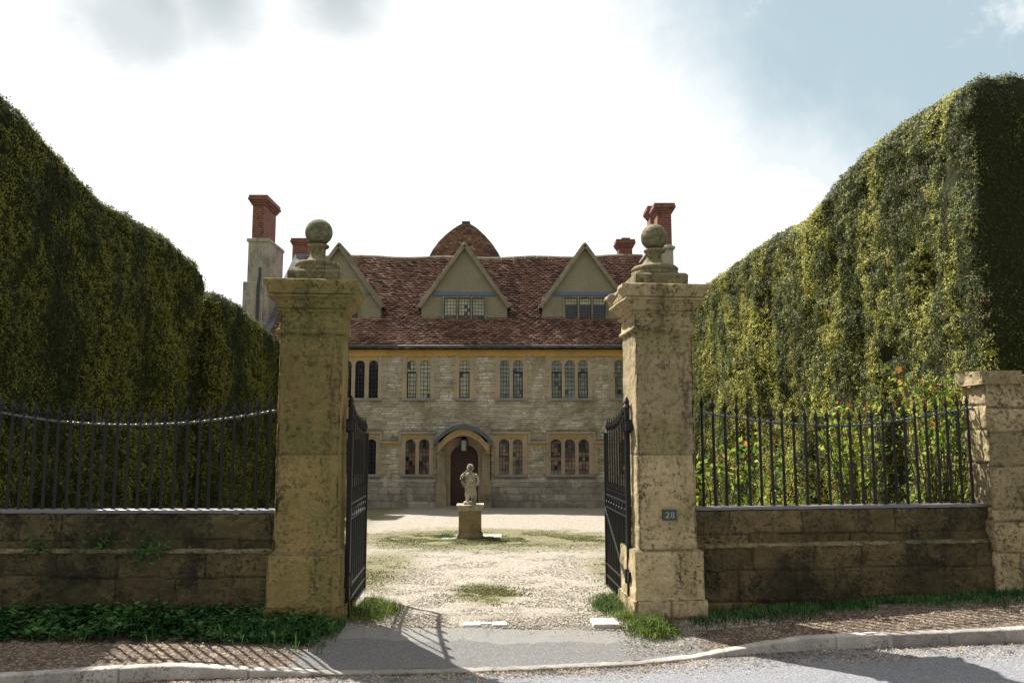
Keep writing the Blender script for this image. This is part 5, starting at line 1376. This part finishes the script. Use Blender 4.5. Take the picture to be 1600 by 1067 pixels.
# moss on the gravel: short tufts where it grows
def moss():
    r = np.random.default_rng(99); P = []
    for (cx, cy, rx, ry, n) in ((-.6, 15.9, 2.6, 1.7, 22000), (-.25, 9.1, .42, .75, 4200), (-1.9, 10.6, .5, 2.0, 3500), (1.5, 10.3, .45, 1.9, 7000), (1.1, 8.6, .25, .6, 2000), (.2, 15.8, 3.4, .8, 9000)):
        a = r.normal(size=(n, 2)) * .48; x = cx + a[:, 0] * rx; y = cy + a[:, 1] * ry; P.append(np.stack([x, y], 1))
    P = np.concatenate(P); k = fbm(np.stack([P[:, 0], P[:, 1], 0 * P[:, 0]], 1), 2.2, 4, 6) > -.15; P = P[k]
    P = P[(P[:, 1] > 8.0)]
    grass('moss_patches', gpt(P[:, 0], P[:, 1], court_z) + [0, 0, .005], .015, .0075, 41, M['moss'], 1.0, 'short moss and weeds spreading over the gravel drive', 'moss', 'stuff')
moss()
# loose stones and litter
def bits(name, P, size, seed, mat, flat, label, cat, asp=.7, kindstone=False):
    r = np.random.default_rng(seed); n = len(P)
    if not kindstone:
        Nn = np.tile([0., 0., 1.], (n, 1)); V, Fc, c = leaves(P + [0, 0, .004], Nn * flat, size, asp, .9, seed, up=-.6 * 0, fold=.12)
        V2 = V.copy().reshape(n, 4, 3); V2[:, :, 2] = P[:, None, 2] + .004 + np.abs(V2[:, :, 2] - P[:, None, 2]) * .35; V = V2.reshape(-1, 3)
    else:
        o = np.array([(1,0,0),(0,1,0),(-1,0,0),(0,-1,0),(0,0,.7),(0,0,-.5)], float)
        a = r.random(n) * 6.28; s = size * (.5 + r.random(n) * .9); cs, sn = np.cos(a), np.sin(a)
        j = r.uniform(.65, 1.2, (n, 6, 3)); q = o[None] * j
        X = q[:, :, 0] * cs[:, None] - q[:, :, 1] * sn[:, None] * .8; Y = q[:, :, 0] * sn[:, None] + q[:, :, 1] * cs[:, None] * .8
        V = (P[:, None] + np.stack([X, Y, q[:, :, 2] * .7], -1) * s[:, None, None]).reshape(-1, 3)
        f = np.array([(0,1,4),(1,2,4),(2,3,4),(3,0,4),(1,0,5),(2,1,5),(3,2,5),(0,3,5)]); Fc = ((np.arange(n) * 6)[:, None, None] + f[None]).reshape(-1, 3)
        c = np.repeat(np.stack([r.random(n), r.random(n), r.random(n)], 1), 6, axis=0)
    o = mesh_obj(name, V, Fc, mat, None, False, local=True, col=c); tag(o, label, cat, kind='stuff'); return o
def pebble_mat():
    m, t = newmat('loose_gravel_stones'); s3 = t.n('ShaderNodeSeparateXYZ', {0: t.n('ShaderNodeAttribute', attribute_name='Col').outputs['Color']}).outputs
    c = t.mix(s3[0], (.24, .21, .16), (.52, .48, .41)); c = t.mix(t.step(s3[1], .8, .9), c, (.22, .17, .13)); finish(t, c, .9, spec=.2); return m
M['pebble'] = pebble_mat()
r = np.random.default_rng(123)
y = 7.35 + 9.6 * r.random(52000) ** 1.5; x = r.uniform(-2.4, 2.3, len(y)); x = np.where(y > 10, x * 1.5, x)
bits('loose_gravel', gpt(x, y, lambda a, b: np.where(b < 7.95, pave_z(a, b) - .002, court_z(a, b) + .004)), .0105, 5, M['pebble'], 1, 'loose pale gravel stones on the drive', 'gravel', kindstone=True)
# litter: gutter below the kerb, on the earth pavement, by the threshold
L1 = 16000; x = r.uniform(-4.5, 6.5, L1); y = kerb_y(x) - np.abs(r.normal(size=L1)) * np.interp(x, [-4, -1, .5, 1.8, 3, 6], [.06, .14, .10, .22, .30, .20])
p1 = gpt(x, y, lambda a, b: road_z(a) + .002)
L2 = 9000; x = r.uniform(-5, 6, L2); y = np.array([r.uniform(kerb_y(a) + .15, 7.6) for a in x]); k = (x < -1.6) | (x > 1.15); p2 = gpt(x[k], y[k], pave_z)
L3 = 1800; x = r.uniform(-1.4, 1.3, L3); y = r.normal(7.55, .18, L3); p3 = gpt(x, np.clip(y, 6.9, 7.95), pave_z)
L4 = 1600; x = r.uniform(.9, 2.3, L4); y = np.array([r.uniform(kerb_y(a) + .15, 7.3) for a in x]); p4 = gpt(x, y, pave_z)
bits('leaf_litter', np.concatenate([p1, p2, p3, p4]), .025, 8, M['litter'], .2, 'dry brown leaf litter and twigs in the gutter and on the pavement', 'leaf litter', asp=.35)
# small weeds growing out of the left wall
for i, (px, py, yy, nn_, lab) in enumerate(((232, 858, 7.40, 120, 'leafy weed growing from the ledge of the left wall, the larger'), (157, 848, 7.42, 60, 'grassy weed sprig on the left wall ledge, left of the larger weed'), (52, 856, 7.42, 70, 'small leafy weed on the left wall ledge near the left edge of the photo'))):
    q = at(px, py, yy); rr3 = np.random.default_rng(200 + i)
    P = np.array([q.x, q.y, q.z]) + rr3.normal(size=(nn_, 3)) * [.09, .025, .045]
    V, Fc, c = leaves(P, np.tile([0., -1., .3], (nn_, 1)), .042, .6, .7, 210 + i, fold=.1)
    o = mesh_obj('wall_weed', V - np.array([q.x, q.y, q.z]), Fc, M['weed'], None, False, local=True, col=c); o.location = q; tag(o, lab, 'weed', 'weeds growing on the left wall')

# ------------------------------------------------------------------ rose bushes behind the right railings
def rose(label, px, Y, half, z0, ztop_px, n, seed):
    c = at(px, 760, Y); root = thing('rose_bush', label, 'rose bush', (c.x, Y, .3), 0, 'rose bushes behind the right railings')
    rr4 = np.random.default_rng(seed); m = MB(); L = []; N_ = []
    zt_ = at(px, ztop_px, Y).z
    for k in range(n):
        a = rr4.uniform(-1, 1); bx = c.x + a * half * .35; by = Y + rr4.uniform(-.12, .12); tx = c.x + a * half * 1.05 + rr4.normal() * .12; tz = zt_ - abs(rr4.normal()) * .33 * (zt_ - z0) * .8
        ty = Y + rr4.normal() * .16; mid = Vector(((bx + tx) / 2 + rr4.normal() * .06, (by + ty) / 2, z0 + (tz - z0) * .6))
        pts = [Vector((bx, by, -.1)), Vector((bx, by, z0)), mid, Vector((tx, ty, tz))]
        m.tube(pts, [.010, .009, .006, .003], 5)
        for j in range(11):
            t = rr4.random() ** .75 * 2.0
            q = pts[1].lerp(pts[2], t) if t < 1 else pts[2].lerp(pts[3], t - 1)
            for _ in range(2):
                L.append(q + Vector(rr4.normal(size=3) * .045)); N_.append(rr4.normal(size=3) * .6 + np.array([0, -.3, .5]))
    m.build('stems', M['twig'], root)
    P = np.array([tuple(v) for v in L]); Nn = np.array(N_)
    V, Fc, cl = leaves(P, Nn, .066, .62, .4, seed + 1, up=.0, fold=.12)
    # young shoots at the top are reddish
    hh = (V[:, 2] - z0) / (zt_ - z0 + 1e-6); cl[:, 1] = np.where((np.repeat(rr4.random(len(P)), 4) < np.clip((hh - .65) * .5, .0, .22)), .99, cl[:, 1] * .88)
    mesh_obj('foliage', V, Fc, M['rose'], root, False, col=cl)
rose('small bright green rose bush just right of the number 28 pier', 1132, 8.30, .42, .55, 680, 20, 301)
rose('thin rose bush between the small bright one and the broad one', 1215, 8.45, .25, .6, 700, 5, 305)
rose('broad leafy rose bush in the middle of the right railings', 1345, 8.62, .42, .5, 612, 30, 302)
rose('tall reddish-tipped rose bush against the rough end pier', 1470, 8.72, .42, .5, 575, 40, 303)
print('scene built')
